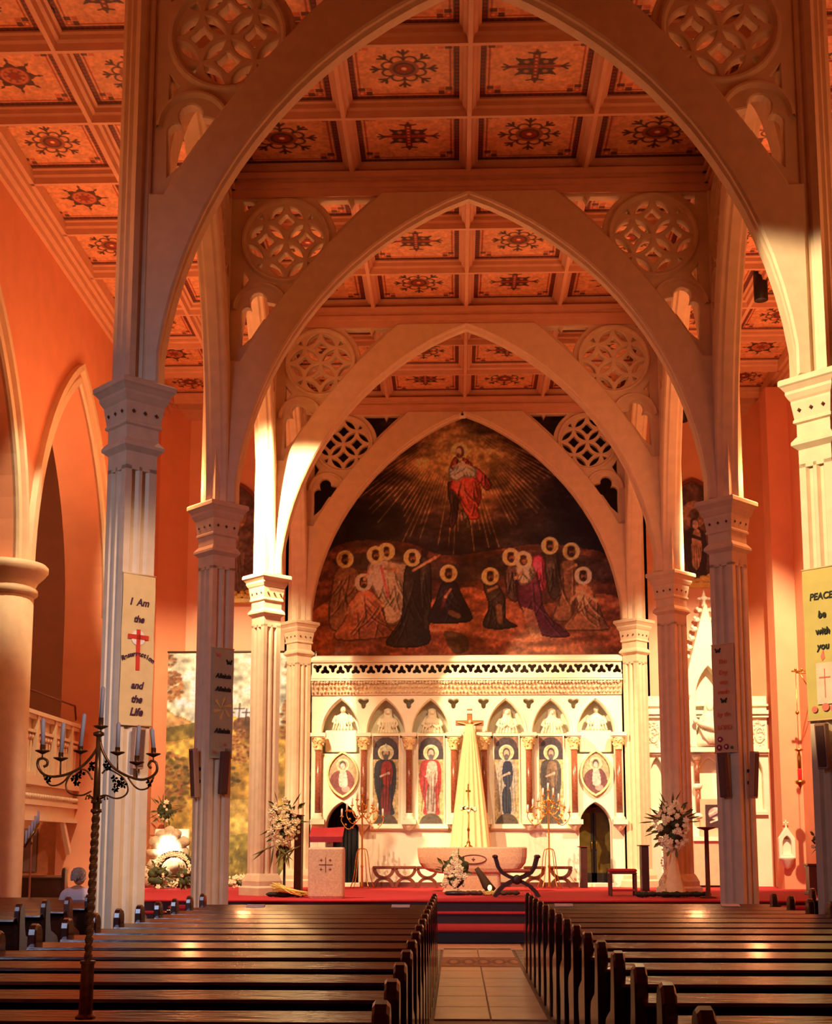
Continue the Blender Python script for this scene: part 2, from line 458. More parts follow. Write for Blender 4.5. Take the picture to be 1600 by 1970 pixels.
for s_ in (-1,1):
    for k in range(4):
        src = first if k < 2 else firstS; i = 0 if k < 2 else 1
        o = src if not used[i] else dup(src)
        used[i] = True
        o.location = (s_*W2, YC[k], 0); o['label'] = desc[(s_,k)]; o['group'] = 'nave columns'; o['category'] = 'column'
        cols[(s_,k)] = o

# ---- arches with pierced spandrels
R_I, CXI, CZI = 6.65, 2.45, 7.30
def intr(n=18, off=0.0):
    a0 = math.atan2(ZCAP-CZI, -4.15-CXI); a1 = math.atan2(13.47-CZI, -CXI); a0 = a0 if a0>0 else a0+2*PI
    return [(CXI+(R_I+off)*math.cos(a0+(a1-a0)*i/n), CZI+(R_I+off)*math.sin(a0+(a1-a0)*i/n)) for i in range(n+1)]
R_E, CXE, CZE = 11.85, 6.22, 4.59
def extr(z0=10.33, z1=13.5, n=12):
    out = []
    for i in range(n+1):
        z = z0+(z1-z0)*i/n; out.append((CXE-math.sqrt(R_E**2-(z-CZE)**2), z))
    return out
ZT = 13.52
I = intr(); Ex = extr(z1=ZT)
left = [(-4.35,ZCAP)] + [(-4.15,ZCAP)] + I[1:-1] + [(0,13.47)]
band = left + [(-x,z) for x,z in reversed(left[:-1])]
band += [(4.35,10.33)] + [(-x,z) for x,z in Ex] + [(x,z) for x,z in reversed(Ex)] + [(-4.35,10.33)]
# rosette cells
def rosette(cx, cz, R, wb):
    a = R/2; circ = []
    for i in range(-3,4):
        for j in range(-3,4):
            if (i+j)%2 and math.hypot(i,j)*a - a < R: circ.append((i*a, j*a, a))
    def cell(sx, sz, n=20):
        pts = []
        for k in range(n):
            t = 2*PI*(k+.5)/n; dx,dz = math.cos(t),math.sin(t); best = 1e9
            for (x,z,r) in circ+[(0,0,R)]:
                ins = math.hypot(sx-x,sz-z) < r
                rr = r-wb if ins else r+wb
                ox,oz = sx-x,sz-z; b = ox*dx+oz*dz; c = ox*ox+oz*oz-rr*rr; D = b*b-c
                if D < 0: continue
                for h in ((-b-math.sqrt(D)),(-b+math.sqrt(D))):
                    if h > 1e-6: best = min(best,h); break
            pts.append((cx+sx+dx*best, cz+sz+dz*best))
        return pts
    H = []
    for q in range(4):
        c,s = round(math.cos(q*PI/2)), round(math.sin(q*PI/2))
        def rt(x,z): return (x*c-z*s, x*s+z*c)
        H.append(cell(*rt(.5*a,.5*a))); H.append(cell(*rt(1.03*a,0)))
        H.append(cell(*rt(1.5*a,.5*a))); H.append(cell(*rt(1.5*a,-.5*a))); H.append(cell(*rt(1.27*a,1.27*a)))
    return H
def trefoil_head(x0, x1, zbot0, zbot1, zc, r):
    """opening with a three-lobed head between x0 and x1; bottom slopes from (x0,zbot0) to (x1,zbot1)"""
    xm = (x0+x1)/2; pts = []
    for (cx,cz,a0,a1) in ((x1-r*.75,zc,-100,60),(xm,zc+r*.95,-20,200),(x0+r*.75,zc,120,280)):
        rr = r*.78 if cx != xm else r*.85
        for k in range(9):
            t = math.radians(a0+(a1-a0)*k/8); pts.append((cx+rr*math.cos(t), cz+rr*math.sin(t)))
    pts.append((x0, zc-r)); pts.append((x0,zbot0)); 
    if x1 > x0: pts.append((x1,zbot1)); pts.append((x1,zc-r))
    return pts
RC, RZ = -3.34, 12.64
tre = trefoil_head(-4.12,-3.30,10.62,11.35,11.3,.27)
sp_out = [(-4.36,10.2)] + [(x+.1,z-.1) for x,z in Ex] + [(-1.45,13.6),(-4.36,13.6)]
def extx(z): return CXE-math.sqrt(R_E**2-(z-CZE)**2)
def opening():
    # lobed window between column, arch band and rosette
    L = [(-4.13,10.62)]
    for z in (10.8,11.0,11.15): L.append((extx(z)-.07, z))
    for k in range(7): t = math.radians(-70+k*25); L.append((-3.58+.17*math.cos(t), 11.28+.17*math.sin(t)))
    for k in range(9): t = math.radians(-10+k*25); L.append((-3.83+.16*math.cos(t), 11.5+.16*math.sin(t)))
    for k in range(6): t = math.radians(60+k*24); L.append((-4.02+.12*math.cos(t), 11.25+.13*math.sin(t)))
    L.append((-4.13,11.05)); return L
def corner_open():
    # cusped triangle between beam, rosette and arch band
    L = []
    for z in (12.72,12.95,13.2,13.36): L.append((extx(z)-.1, z))
    L.append((extx(13.42)-.1,13.42))
    L += [(-2.1,13.42),(-2.16,13.3),(-2.22,13.42),(-2.78,13.42)]
    for k in range(6):
        t = math.radians(52-k*9); L.append((RC+(.94)*math.cos(t), RZ+.94*math.sin(t)))
    return L
HO = rosette(RC, RZ, .735, .042) + [opening(), corner_open(),
     [(-4.13,13.42),(-3.85,13.42),(-4.13,13.2)], [(-4.13,11.72),(-4.0,11.92),(-4.13,12.1)], [(-2.98,11.68),(-2.78,11.9),(-2.62,12.1),(-2.72,11.93),(-2.86,11.78)]]
def tracery_rings(mb, sx=1.0):
    for (cx,cz,r,wd,a0,a1) in ((RC,RZ,.78,.055,0,360),(-3.78,11.32,.48,.05,20,180)):
        n = 40; ri=[]
        for k in range(n+1):
            t = math.radians(a0+(a1-a0)*k/n)
            ri.append([((cx+(r+dr)*math.cos(t))*sx, dy, cz+(r+dr)*math.sin(t)) for dr,dy in ((-wd,-.10),(-wd*.3,-.17),(wd*.3,-.17),(wd,-.10),(wd,.10),(wd*.3,.17),(-wd*.3,.17),(-wd,.10))])
        mb.loft(ri, cap=False)
    return mb
ARCHM = STONE
def make_arch(sx, nm):
    t = thing(nm, '', 'arch')
    b = plate(band, [], .42, bev=.03, sx=sx); b.materials.append(ARCHM); obj('arch_rib', b, None, t)
    m = MB()
    # raised soffit moulding following the opening
    ri = []
    for x,z in [(-4.15,ZCAP)]+I[1:-1]+[(0,13.47)]+[(-x,z) for x,z in reversed([(-4.15,ZCAP)]+I[1:-1])]:
        ri.append([(x*sx, dy, z+dz) for dy,dz in ((-.08,-.06),(.08,-.06),(.14,.03),(-.14,.03))])
    m.loft(ri); obj('soffit_roll', m, ARCHM, t)
    tr = plate(sp_out, HO, .20, bev=.02, sx=sx); tr.materials.append(ARCHM)
    rg = tracery_rings(MB(), sx).mesh('tracery_ring'); rg.materials.append(ARCHM)
    for s_ in (1,-1):
        sp = obj('spandrel_tracery', tr, None, t); rr = obj('tracery_ring', rg, None, sp)
        if s_ < 0: sp.rotation_euler = (0,0,PI)
    w = W2*sx
    m = MB(); 
    for (dy,z0,z1) in ((.16,13.46,13.62),(.22,13.60,13.70),(.17,13.69,13.80),(.25,13.79,13.9)): m.box((-w,-dy,z0),(w,dy,z1))
    obj('tie_beam', m, RIBM, t)
    return t
a1 = make_arch(1.0, 'nave_arch')
lab = ['pointed nave arch nearest the camera, its top cut by the photo edge','second pointed nave arch from the camera, framing the two farther arches',
       'third pointed nave arch, just in front of the altar arch','pointed arch framing the ascension mural, black behind its tracery']
for k in range(4):
    o = a1 if k == 0 else dup(a1)
    o.location = (0,YC[k],0); o['label'] = lab[k]; o['group'] = 'arches across the nave'
sy = (BAY/2)/W2
a2 = make_arch(sy, 'arcade_arch'); n = 0
for s_ in (-1,1):
    for k in range(3):
        o = a2 if n == 0 else dup(a2); n += 1
        o.location = (s_*W2, (YC[k]+YC[k+1])/2, 0); o.rotation_euler = (0,0,PI/2)
        o['label'] = '%s arcade arch seen edge-on between the %s and %s columns from the camera' % ('left' if s_<0 else 'right', names[k] if k else 'first', names[k+1])
        o['group'] = 'arches along the arcades'

# ---- coffered ceiling
ceil = struct('ceiling', MB().box((-14,-8,ZP+.06),(14,36.6,ZP+.3)), mat('ceiling_boarding',(206,140,100),.7))
GX = 2.13
xr = [-XW, -6.45, -W2, -GX, 0, GX, W2, 6.45, XW]
y0r = YC[0]-BAY/3*4; rows = [y0r+BAY/3*i for i in range(14) if y0r+BAY/3*i < 35.0]
rows.append(YB)
def cross_rib(mb, a, b, axis, wide=False, o=(0,0,0)):
    k = 1.35 if wide else 1
    prof = [(-.17*k,ZP+.02),(-.17*k,ZP-.03),(-.125*k,ZP-.05),(-.11*k,ZP-.12),(-.06*k,ZP-.15),(-.035*k,ZC),(.035*k,ZC),(.06*k,ZP-.15),(.11*k,ZP-.12),(.125*k,ZP-.05),(.17*k,ZP-.03),(.17*k,ZP+.02)]
    if axis == 'x': return mb.loft([[(a,o[1]+p,z) for p,z in prof],[(b,o[1]+p,z) for p,z in prof]])
    return mb.loft([[(o[0]+p,a,z) for p,z in prof],[(o[0]+p,b,z) for p,z in prof]])
ribx = cross_rib(MB(), -XW, XW, 'x').mesh('ceiling_rib')
for y in rows: obj('ceiling_rib', ribx, RIBM, ceil, (0,y,0))
riby = cross_rib(MB(), rows[0], YB, 'y').mesh('ceiling_rib')
for x in xr: obj('ceiling_rib', riby, RIBM, ceil, (x,0,0.001))
# painted panels: three motifs
def motif(kind):
    c = Canvas(-1,-1,1,1,.0182,(226,158,112))
    dk=(74,44,34); rd=(150,46,32); tan=(190,110,72)
    c.a[:] = (228,160,112)
    for s_ in (-1,1):
        for ax in (0,1):
            def L(a,b,wd,col):
                if ax: a=(a[1],a[0]); b=(b[1],b[0])
                c.line(a,b,wd,col)
            L((-1,s_*.95),(1,s_*.95),.12,dk); L((-.86,s_*.83),(.86,s_*.83),.025,rd)
            for i in range(-8,9): 
                p=(i*.108,s_*.945); 
                if ax: p=(p[1],p[0])
                c.ell(p[0],p[1],.036,.034,rd if ax else (120,50,60))
    for a in (-1,1):
        for b in (-1,1):
            for (u,v) in ((.8,.8),(.66,.8),(.8,.66),(.66,.66)): c.poly([(a*(u-.055),b*(v-.055)),(a*(u+.055),b*(v-.055)),(a*(u+.055),b*(v+.055)),(a*(u-.055),b*(v+.055))], (196,96,66) if (u==v) else dk, .8)
            c.ell(a*.8,b*.8,.03,.03,(236,190,140))
    if kind == 0:    # eight-rayed flower
        for k in range(8):
            t = k*PI/4; ux,uy = math.cos(t),math.sin(t)
            c.line((0,0),(.5*ux,.5*uy),.035,dk)
            for d in (-.5,0,.5): c.line((.46*ux,.46*uy),(.46*ux+.13*math.cos(t+d*1.5),.46*uy+.13*math.sin(t+d*1.5)),.05,dk)
            t2 = t+PI/8; c.ell(.3*math.cos(t2),.3*math.sin(t2),.13,.13,dk,rin=.7)
        c.ell(0,0,.27,.27,(150,86,52)); c.ell(0,0,.2,.2,dk,rin=.75); c.ell(0,0,.14,.14,rd); c.ell(0,0,.05,.05,(236,190,140))
    elif kind == 1:  # cross with scrolls
        for a in (-1,1):
            for b in (-1,1): c.blob([(a*.04,b*.05),(a*.34,b*.06),(a*.30,b*.14),(a*.38,b*.28),(a*.22,b*.24),(a*.05,b*.26)], dk); c.ell(a*.17,b*.15,.05,.05,(176,120,70))
        c.line((0,-.42),(0,.42),.13,dk); c.line((0,-.42),(0,.42),.09,rd); c.line((-.5,0),(.5,0),.08,rd)
        for a in (-1,1):
            for d in (-.7,0,.7):
                c.line((a*.46,0),(a*(.46+.14*math.cos(d)),.14*math.sin(d)),.04,dk); 
            for d in (-1.2,0,1.2): c.line((0,a*.4),(.16*math.sin(d),a*(.4+.12*math.cos(d))),.04,dk)
        for i in range(-3,4): c.ell(0,i*.11,.022,.022,(236,190,140))
    else:            # eight-pointed star
        pts = []
        for k in range(16):
            t = k*PI/8; r = .46 if k%2==0 else .33; pts.append((r*math.cos(t), r*math.sin(t)))
        c.poly(pts, dk)
        for k in range(8): t = k*PI/4; c.line((0,0),(.56*math.cos(t),.56*math.sin(t)),.03,dk); c.ell(.5*math.cos(t),.5*math.sin(t),.035,.035,dk)
        c.ell(0,0,.3,.3,(128,60,40)); c.ell(0,0,.27,.27,(196,110,74),rin=.8)
        for k in range(8): t = (k+.5)*PI/4; c.ell(.17*math.cos(t),.17*math.sin(t),.05,.05,(196,110,74))
        c.ell(0,0,.1,.1,rd)
    c.noise(.08,.1,kind+5); return c
mot = [motif(i).mesh('ceiling_panel', lambda x,y: (x,-y,0)) for i in range(3)]
for m_ in mot:
    m_.materials.append(PAINT)
    for v in m_.vertices: pass
    m_.flip_normals()
for j in range(len(rows)-1):
    for i in range(len(xr)-1):
        k = (0,1)[(i+j)%2]
        if i in (2,5): k = 2 if j%2 else 0
        if i in (0,7): k = 2 if (j%2) else 0
        o = obj('ceiling_panel', mot[k], None, ceil, ((xr[i]+xr[i+1])/2,(rows[j]+rows[j+1])/2,ZP))
        o.scale = ((xr[i+1]-xr[i]-.32)/2, (rows[j+1]-rows[j]-.32)/2, 1)
# cornice against the walls
m = MB()
for s_ in (-1,1):
    for (d,z0,z1) in ((.34,13.86,14.1),(.26,13.76,13.88),(.18,13.64,13.78),(.08,13.52,13.66)): m.box((s_*(XW-d),8,z0),(s_*XW,YB,z1))
for (d,z0,z1) in ((.34,13.86,14.1),(.26,13.76,13.88),(.18,13.64,13.78)):
    for s_ in (-1,1): m.box((s_*W2,YB-d,z0),(s_*XW,YB,z1))
obj('cornice', m, RIBM, ceil)

# ---- walls
def pointed(y0, y1, zs, za, zb, n=14):
    """outline of a pointed opening in (h,z)"""
    h = (y1-y0)/2; R = (h*h+(za-zs)**2)/(2*h); L = []
    a1 = math.atan2(za-zs, R-h) ; 
    rt = []
    for k in range(n+1):
        a = a1*k/n; rt.append((y1-R+R*math.cos(a), zs+R*math.sin(a)))
    L = [(y1,zb)] + rt + [((y0+y1)-x, z) for x,z in reversed(rt[:-1])] + [(y0,zb)]
    return L
ops = [(24.2,29.3),(18.17,23.27),(12.14,17.24)]
arcade = [(12.14,.02),(29.3,.02)]
for a,b in ops: arcade += pointed(a,b,6.9,11.6,6.9)[1:-1]
me = plate([(-8,-.3),(36.6,-.3),(36.6,14.3),(-8,14.3)], [arcade], .9, axis='x', at=-(XW+.45))
me.materials.append(SALMON); wl = struct('wall_left', me, None)
for a,b in ops:
    for off,wd,pr in ((0,.16,.06),(.26,.14,.12)):
        L = pointed(a-off,b+off,6.9,11.6+off*1.2,6.9)[1:-1]; m = MB(); ri=[]
        c_ = Vector(((a+b)/2, 7.5))
        for i,(y,z) in enumerate(L):
            p = Vector(L[max(0,i-1)]); q = Vector(L[min(len(L)-1,i+1)]); d = (q-p).normalized(); nn = Vector((d.y,-d.x))
            if nn.dot(Vector((y,z))-c_) < 0: nn = -nn
            ri.append([(-XW-.05,y,z),(-XW+pr,y,z),(-XW+pr,y+nn.x*wd,z+nn.y*wd),(-XW-.05,y+nn.x*wd,z+nn.y*wd)])
        m.loft(ri); obj('arch_moulding', m, CREAM, wl)
for k,yp in enumerate((23.72,17.69)):
    t = thing('round_pier','round stone pier with moulded ring capital at the left edge of the photo' if k==0 else 'round stone pier of the left aisle arcade, outside the left edge','column',(-XW-.35,yp,0),0,'round piers of the left aisle')
    t['label'] = 'round stone pier with ring capital at the left edge, in front of the gallery' if k==0 else 'round stone pier of the left aisle nearest the camera'
    obj('drum', MB().lathe([(.66,0),(.66,.5),(.58,.62),(.55,.7),(.55,6.35)],n=32), STONE, t)
    obj('capital', MB().lathe([(.55,6.3),(.62,6.36),(.62,6.44),(.57,6.5),(.62,6.6),(.74,6.72),(.80,6.8),(.80,6.88),(.76,6.92)],n=32), STONE, t)
me = plate([(-8,-.3),(36.6,-.3),(36.6,14.3),(-8,14.3)], [], .9, axis='x', at=(XW+.45)); me.materials.append(SALMON); wr = struct('wall_right', me, None)
for yy,dd in ((24.2,.2),(33.3,.55)):
    m = MB().box((XW-dd,yy-.35,0),(XW+.05,yy+.35,13.6)); obj('pilaster', m, SALMON, wr)
struct('wall_outer_left', MB().box((-13.6,-8,-.3),(-13.2,36.6,14.2)), mat('outer_aisle_paint',(186,104,88),.85,var=.05))
WB = MB(); WB.box((-14,YB,-.3),(-W2-.2,YB+.3,14.3)); WB.box((W2+.2,YB,-.3),(14,YB+.3,14.3))
wb = struct('wall_back', WB, mat('pale_salmon_wall',(234,176,142),.8,var=.05,scale=2))
struct('wall_chancel', MB().box((-4.9,36.3,-.3),(4.9,36.6,14.3)), mat('chancel_wall_dark',(40,22,18),.8))
m = MB()
for s_ in (-1,1):
    m.box((s_*4.72,YB,-.3),(s_*5.0,36.6,14.3))
    m.add([(s_*XW,34.5,0),(s_*7.75,YB,0),(s_*XW,YB,0),(s_*XW,34.5,13.86),(s_*7.75,YB,13.86),(s_*XW,YB,13.86)],[(0,1,4,3),(0,2,1),(3,4,5)])
obj('wall_corner', m, SALMON, wb)
struct('wall_rear', MB().box((-14,-8.4,-.3),(14,-8,14.3)), SALMON)

# ================================================================== ALTAR END
def neutral(c, k=0.62, lc=(1.0,.52,.24)):
    """photograph colours -> surface colours under the warm lamps"""
    a = c.a/255.0; a = np.where(a<=.04045, a/12.92, ((a+.055)/1.055)**2.4)
    a = np.clip(a/np.array(lc)*k, 0, .95)
    c.a = np.clip(np.where(a<=.0031308, a*12.92, 1.055*a**(1/2.4)-.055)*255, 0, 255); return c
def panel(name, c, Y, parent=None, mask=None, relief=None):
    x0,z0 = inv(c.x0,c.y0,Y); x1,z1 = inv(c.x1,c.y1,Y)
    f = lambda x,y: (x0+(x-c.x0)/(c.x1-c.x0)*(x1-x0), Y, z0+(y-c.y0)/(c.y1-c.y0)*(z1-z0))
    me = c.mesh(name, f, mask); me.materials.append(PAINT)
    o = bpy.data.objects.new(name, me); link(o, parent); return o
# ---- mural
c = Canvas(578,782,1218,1266,1.7,(20,20,22))
c.a[:] = (24,20,20)
c.ell(895,905,250,190,(120,66,34),.85,soft=.9); c.ell(893,890,130,120,(226,150,76),.9,soft=.9); c.ell(893,885,60,60,(236,170,90),.5,soft=.8)
c.noise(.35,38,1,1.6)
rng = random.Random(3)
for i in range(58):
    a = math.radians(-64+128*(i+.3*rng.random())/57); r0 = 46+rng.random()*50; r1 = 150+rng.random()*110
    c.line((890+r0*math.sin(a),815+r0*math.cos(a)),(890+r1*math.sin(a),815+r1*math.cos(a)*(.98)),1.7,(226,150,80),.55)
c.blob([(600,1262),(600,1120),(640,1060),(700,1042),(790,1048),(860,1072),(960,1062),(1040,1052),(1120,1060),(1180,1090),(1200,1262)],(96,50,30))
c.blob([(640,1080),(760,1062),(880,1088),(1000,1066),(1150,1078),(1190,1120),(1000,1110),(900,1122),(760,1110)],(58,40,30),.8)
c.blob([(600,1262),(615,1170),(700,1150),(800,1165),(900,1132),(960,1150),(1050,1165),(1185,1150),(1200,1262)],(158,80,44))
c.noise(.25,22,2,2.5); c.noise(.15,6,4,2)
c.blob([(590,1225),(700,1232),(860,1214),(1000,1236),(1200,1222),(1200,1270),(590,1270)],(150,72,38),.9)
c.blob([(860,1215),(900,1222),(905,1250),(880,1256),(866,1238)],(70,50,30),.8)
c.noise(.3,9,9,3)
def robe(pts, col, folds=5, dark=.5, seed=0):
    sp_ = smooth(pts, 4); m = np.zeros(c.X.shape, bool); n = len(sp_)
    for i in range(n):
        xa,ya = sp_[i]; xb,yb = sp_[(i+1)%n]
        if ya == yb: continue
        m ^= ((c.Y >= min(ya,yb)) & (c.Y < max(ya,yb))) & (c.X < (xb-xa)*(c.Y-ya)/(yb-ya)+xa)
    old = c.a.copy(); c.blend(m.astype(float), col)
    xs=[p[0] for p in pts]; ys=[p[1] for p in pts]; x0,x1,y0,y1=min(xs),max(xs),min(ys),max(ys); w_=x1-x0; h_=y1-y0
    r = random.Random(seed+int(x0)); dk = tuple(v*dark for v in col); lt = tuple(min(255,v*1.45+16) for v in col); vd=tuple(v*.28 for v in col)
    c.ell(x1-w_*.12,(y0+y1)/2,w_*.34,h_*.6,dk,.75,soft=.9); c.ell(x0+w_*.35,y0+h_*.3,w_*.3,h_*.3,lt,.6,soft=.9)
    for i in range(folds*2):
        u = r.random(); s_ = r.choice((-1,1)); ya = y0+h_*r.uniform(.15,.6); L = h_*r.uniform(.25,.5); xa = x0+w_*(.2+.6*u); k = r.uniform(-.35,.35)*w_
        q = [(xa,ya),(xa+k*.3,ya+L*.35),(xa+k*.7,ya+L*.7),(xa+k*1.2,ya+L)]
        for wd_,cc,dx in ((3.4,vd,1.6),(2.2,lt,-1.2)):
            for p0_,p1_ in zip(q,q[1:]): c.line((p0_[0]+dx,p0_[1]),(p1_[0]+dx,p1_[1]),wd_,cc,.5)
    e = m & ~(np.roll(m,2,1)&np.roll(m,-2,1)&np.roll(m,2,0)&np.roll(m,-2,0)); c.blend(e.astype(float), vd, .55)
    c.a = np.where(m[...,None], c.a, old)
def head(x, y, r=7.5, skin=(150,88,52), hair=(52,28,18), beard=True, halo=(238,178,88), hr=16.5):
    c.ell(x,y,hr,hr,halo); c.ell(x,y,hr-3.5,hr-3.5,tuple(v*.93 for v in halo),.8); c.ell(x,y,hr,hr,(255,216,130),.6,rin=.86)
    c.ell(x,y+1.5,r*.9,r*1.1,hair); c.ell(x+1.3,y+1.5,r*.64,r*.8,skin); c.line((x-2,y-1),(x-.5,y-1),1.6,hair,.7); c.line((x+2.5,y-1),(x+4,y-1),1.6,hair,.7)
    if beard: c.ell(x+1.5,y+6.5,r*.45,r*.5,hair)
    c.ell(x,y-6,r*.8,r*.5,hair)
# left group
robe([(652,1095),(680,1090),(700,1110),(712,1180),(700,1205),(650,1215),(636,1190),(642,1130)],(140,84,50)); head(668,1078)
robe([(716,1085),(740,1078),(770,1084),(794,1092),(790,1140),(778,1190),(748,1200),(730,1150),(712,1110)],(196,150,112),6); head(748,1064,7); head(727,1070,8)
c.line((738,1092),(752,1150),5,(196,70,80),.8)
robe([(690,1140),(714,1134),(740,1160),(752,1205),(776,1222),(690,1232),(646,1226),(668,1190),(672,1166),(684,1150)],(176,92,56),7); c.line((694,1160),(672,1180),5,(210,130,80)); head(704,1122,9,halo=(250,220,130))
robe([(786,1092),(812,1086),(826,1110),(824,1180),(830,1238),(748,1240),(776,1190),(780,1130)],(46,36,28),6); head(798,1076,8)
robe([(812,1080),(828,1076),(836,1110),(832,1200),(820,1210),(812,1140)],(58,44,30)); c.ell(822,1066,7,9,(44,26,18)); c.line((830,1084),(850,1072),4,(160,92,54))
robe([(856,1122),(880,1120),(896,1150),(914,1192),(880,1200),(828,1196),(842,1158)],(38,30,30),6); c.line((864,1140),(856,1170),6,(120,44,40),.8); c.line((872,1180),(886,1186),10,(150,94,54),.8); head(868,1106,8)
# right group
robe([(936,1126),(958,1124),(976,1150),(978,1190),(1000,1206),(960,1212),(932,1204),(944,1170),(936,1140)],(56,40,28),6); c.line((964,1170),(966,1196),11,(160,96,56),.8); c.line((944,1140),(962,1132),4,(176,104,66)); head(948,1112,8)
robe([(980,1092),(1000,1088),(1004,1120),(1000,1160),(980,1150),(976,1110)],(96,64,46)); head(988,1076,8)
robe([(1028,1078),(1046,1072),(1058,1100),(1056,1136),(1040,1140),(1030,1110)],(190,56,62),4); c.ell(1042,1062,7,8,(90,50,34))
robe([(1052,1072),(1076,1070),(1084,1110),(1080,1150),(1060,1150)],(74,52,34)); head(1063,1055,8)
robe([(1086,1084),(1110,1080),(1118,1110),(1112,1150),(1100,1196),(1066,1192),(1080,1150),(1082,1110)],(146,88,50)); head(1104,1066,9)
robe([(1004,1104),(1030,1096),(1044,1130),(1054,1180),(1100,1224),(1040,1222),(1010,1180),(998,1150)],(92,34,40),6); robe([(998,1092),(1026,1088),(1034,1112),(1012,1130),(1000,1118)],(214,158,104),4); c.poly([(1008,1170),(1030,1176),(1046,1226),(1026,1228)],(196,120,70),.8); head(1012,1082,8,beard=False,halo=(250,190,100))
robe([(1108,1132),(1138,1128),(1152,1160),(1168,1200),(1172,1214),(1100,1216),(1086,1206),(1112,1176)],(186,108,62),7); head(1126,1112,9,beard=True,halo=(250,216,130))
# rising figure
c.ell(890,873,17,17,(250,196,110),.8)
robe([(868,930),(880,940),(888,966),(886,1000),(876,1022),(868,1010),(872,980),(866,955)],(70,42,32),2)
robe([(918,902),(934,912),(946,926),(953,940),(942,950),(930,936),(920,922)],(150,50,44),2)
robe([(876,926),(892,918),(918,922),(930,938),(933,962),(926,984),(930,1000),(916,1006),(902,998),(892,976),(880,952),(870,944)],(190,64,44),6)
robe([(892,984),(906,996),(912,1020),(904,1024),(898,1008)],(96,70,44),1)
robe([(868,908),(876,896),(890,892),(904,893),(918,902),(924,914),(916,924),(900,922),(886,930),(872,924)],(218,190,146),4)
robe([(872,900),(880,884),(888,888),(886,898),(876,908)],(184,66,50),1); robe([(896,884),(908,890),(917,902),(906,902),(896,894)],(184,66,50),1)
c.line((878,902),(894,897),4.5,(222,156,106)); c.line((912,904),(898,898),4.5,(222,156,106)); c.ell(896,896,4,5,(232,170,118))
c.ell(891,874,8.5,12,(104,52,30)); c.ell(888.5,874,5.5,8,(230,164,112)); c.ell(888,881,4,4.5,(120,66,40))
# arms and hands of the onlookers
for (p_,q_,w1) in (((700,1150),(682,1178),5),((722,1148),(742,1166),4.5),((744,1096),(770,1100),4.5),((716,1098),(706,1116),4),((800,1100),(842,1076),5),((872,1136),(862,1150),4),((944,1138),(960,1132),4),((1010,1104),(996,1116),4.5),((1096,1100),(1112,1092),4),((1122,1140),(1104,1156),5),((1132,1146),(1150,1160),4.5)):
    c.line(p_,q_,w1,(196,122,76)); c.ell(q_[0],q_[1],3.2,3.2,(214,140,92))
c.noise(.16,5,11); c.noise(.12,3.2,12); c.noise(.2,30,13,1.5)
# black beyond the pointed outline
ax = 890; half = 300
d = np.abs(c.X-ax); zt = 1200 - 405*np.sqrt(np.clip(1-(d/half),0,1))
neutral(c, 1.5, (1.0,.64,.40))
mural = panel('ascension_mural', c, 36.24)
tag(mural,'huge dark ascension mural of haloed figures and a rising red-robed one, inside the altar arch','painting')

# ---- reredos (altar screen)
YR = 34.62
def R2(px,py): return inv(px,py,YR)
rr_ = thing('altar_screen','wide white gothic altar screen with niches, saint panels and two doors below the mural','altarpiece',(0,0,0))
def tref(cx, cz, r, up=1, n=30, k=.27):
    return [(cx+r*((1-k)+k*math.cos(3*(t-up*PI/2)))*math.cos(t), cz+r*((1-k)+k*math.cos(3*(t-up*PI/2)))*math.sin(t)) for t in [2*PI*i/n for i in range(n)]]
def pz(px,py): return R2(px,py)
X0,_ = pz(599,1400); X1,_ = pz(1197,1400)
ztop = pz(900,1336)[1]
NC = [655,742,828,973,1060,1146]
def gothic(cx, half, yapex, yspr, ybot, n=10):
    xa,zb = pz(cx-half,ybot); xb,_ = pz(cx+half,ybot); zs = pz(cx,yspr)[1]; za = pz(cx,yapex)[1]
    return pointed(xa,xb,zs,za,zb,n)
Hs = []
for i,x in enumerate(NC):
    Hs.append(gothic(x,36,1346,1412,1450 if i in (0,5) else 1420))
for i,x in enumerate((699,786,872,930,1017,1103)):
    Hs.append(tref(*pz(x,1352),.16,-1))
DL = gothic(657,32,1543,1592,1699); DR = gothic(1148,32,1543,1592,1699)
DL = [(x,max(z,ZS+.01)) for x,z in DL]; DR = [(x,max(z,ZS+.01)) for x,z in DR]
me = plate([(X0,ZS-.02),(X1,ZS-.02),(X1,ztop),(X0,ztop)], Hs+[DL,DR], .30, bev=.015, at=YR+.15); me.materials.append(WHITE); obj('screen_wall', me, None, rr_)
me = plate([(X0,ZS-.02),(X1,ZS-.02),(X1,ztop+.6),(X0,ztop+.6)], [DL,DR], .10, at=YR+.55); me.materials.append(WHITE); obj('niche_backing', me, None, rr_)
m = MB()
for i,x in enumerate(NC):      # niche hood mouldings
    L = gothic(x,37.5,1343,1412,1412)[1:-1]; ri=[]
    xc_,zc_ = pz(x,1400)
    for j,(a,b) in enumerate(L):
        p = Vector(L[max(0,j-1)]); q = Vector(L[min(len(L)-1,j+1)]); dd=(q-p).normalized(); nn=Vector((dd.y,-dd.x))
        if nn.dot(Vector((a-xc_,b-zc_)))<0: nn=-nn
        ri.append([(a-nn.x*.03,YR+.02,b-nn.y*.03),(a,YR-.035,b),(a+nn.x*.04,YR-.035,b+nn.y*.04),(a+nn.x*.04,YR+.02,b+nn.y*.04)])
    o = obj('niche_hood', MB().loft(ri), WHITE, rr_)
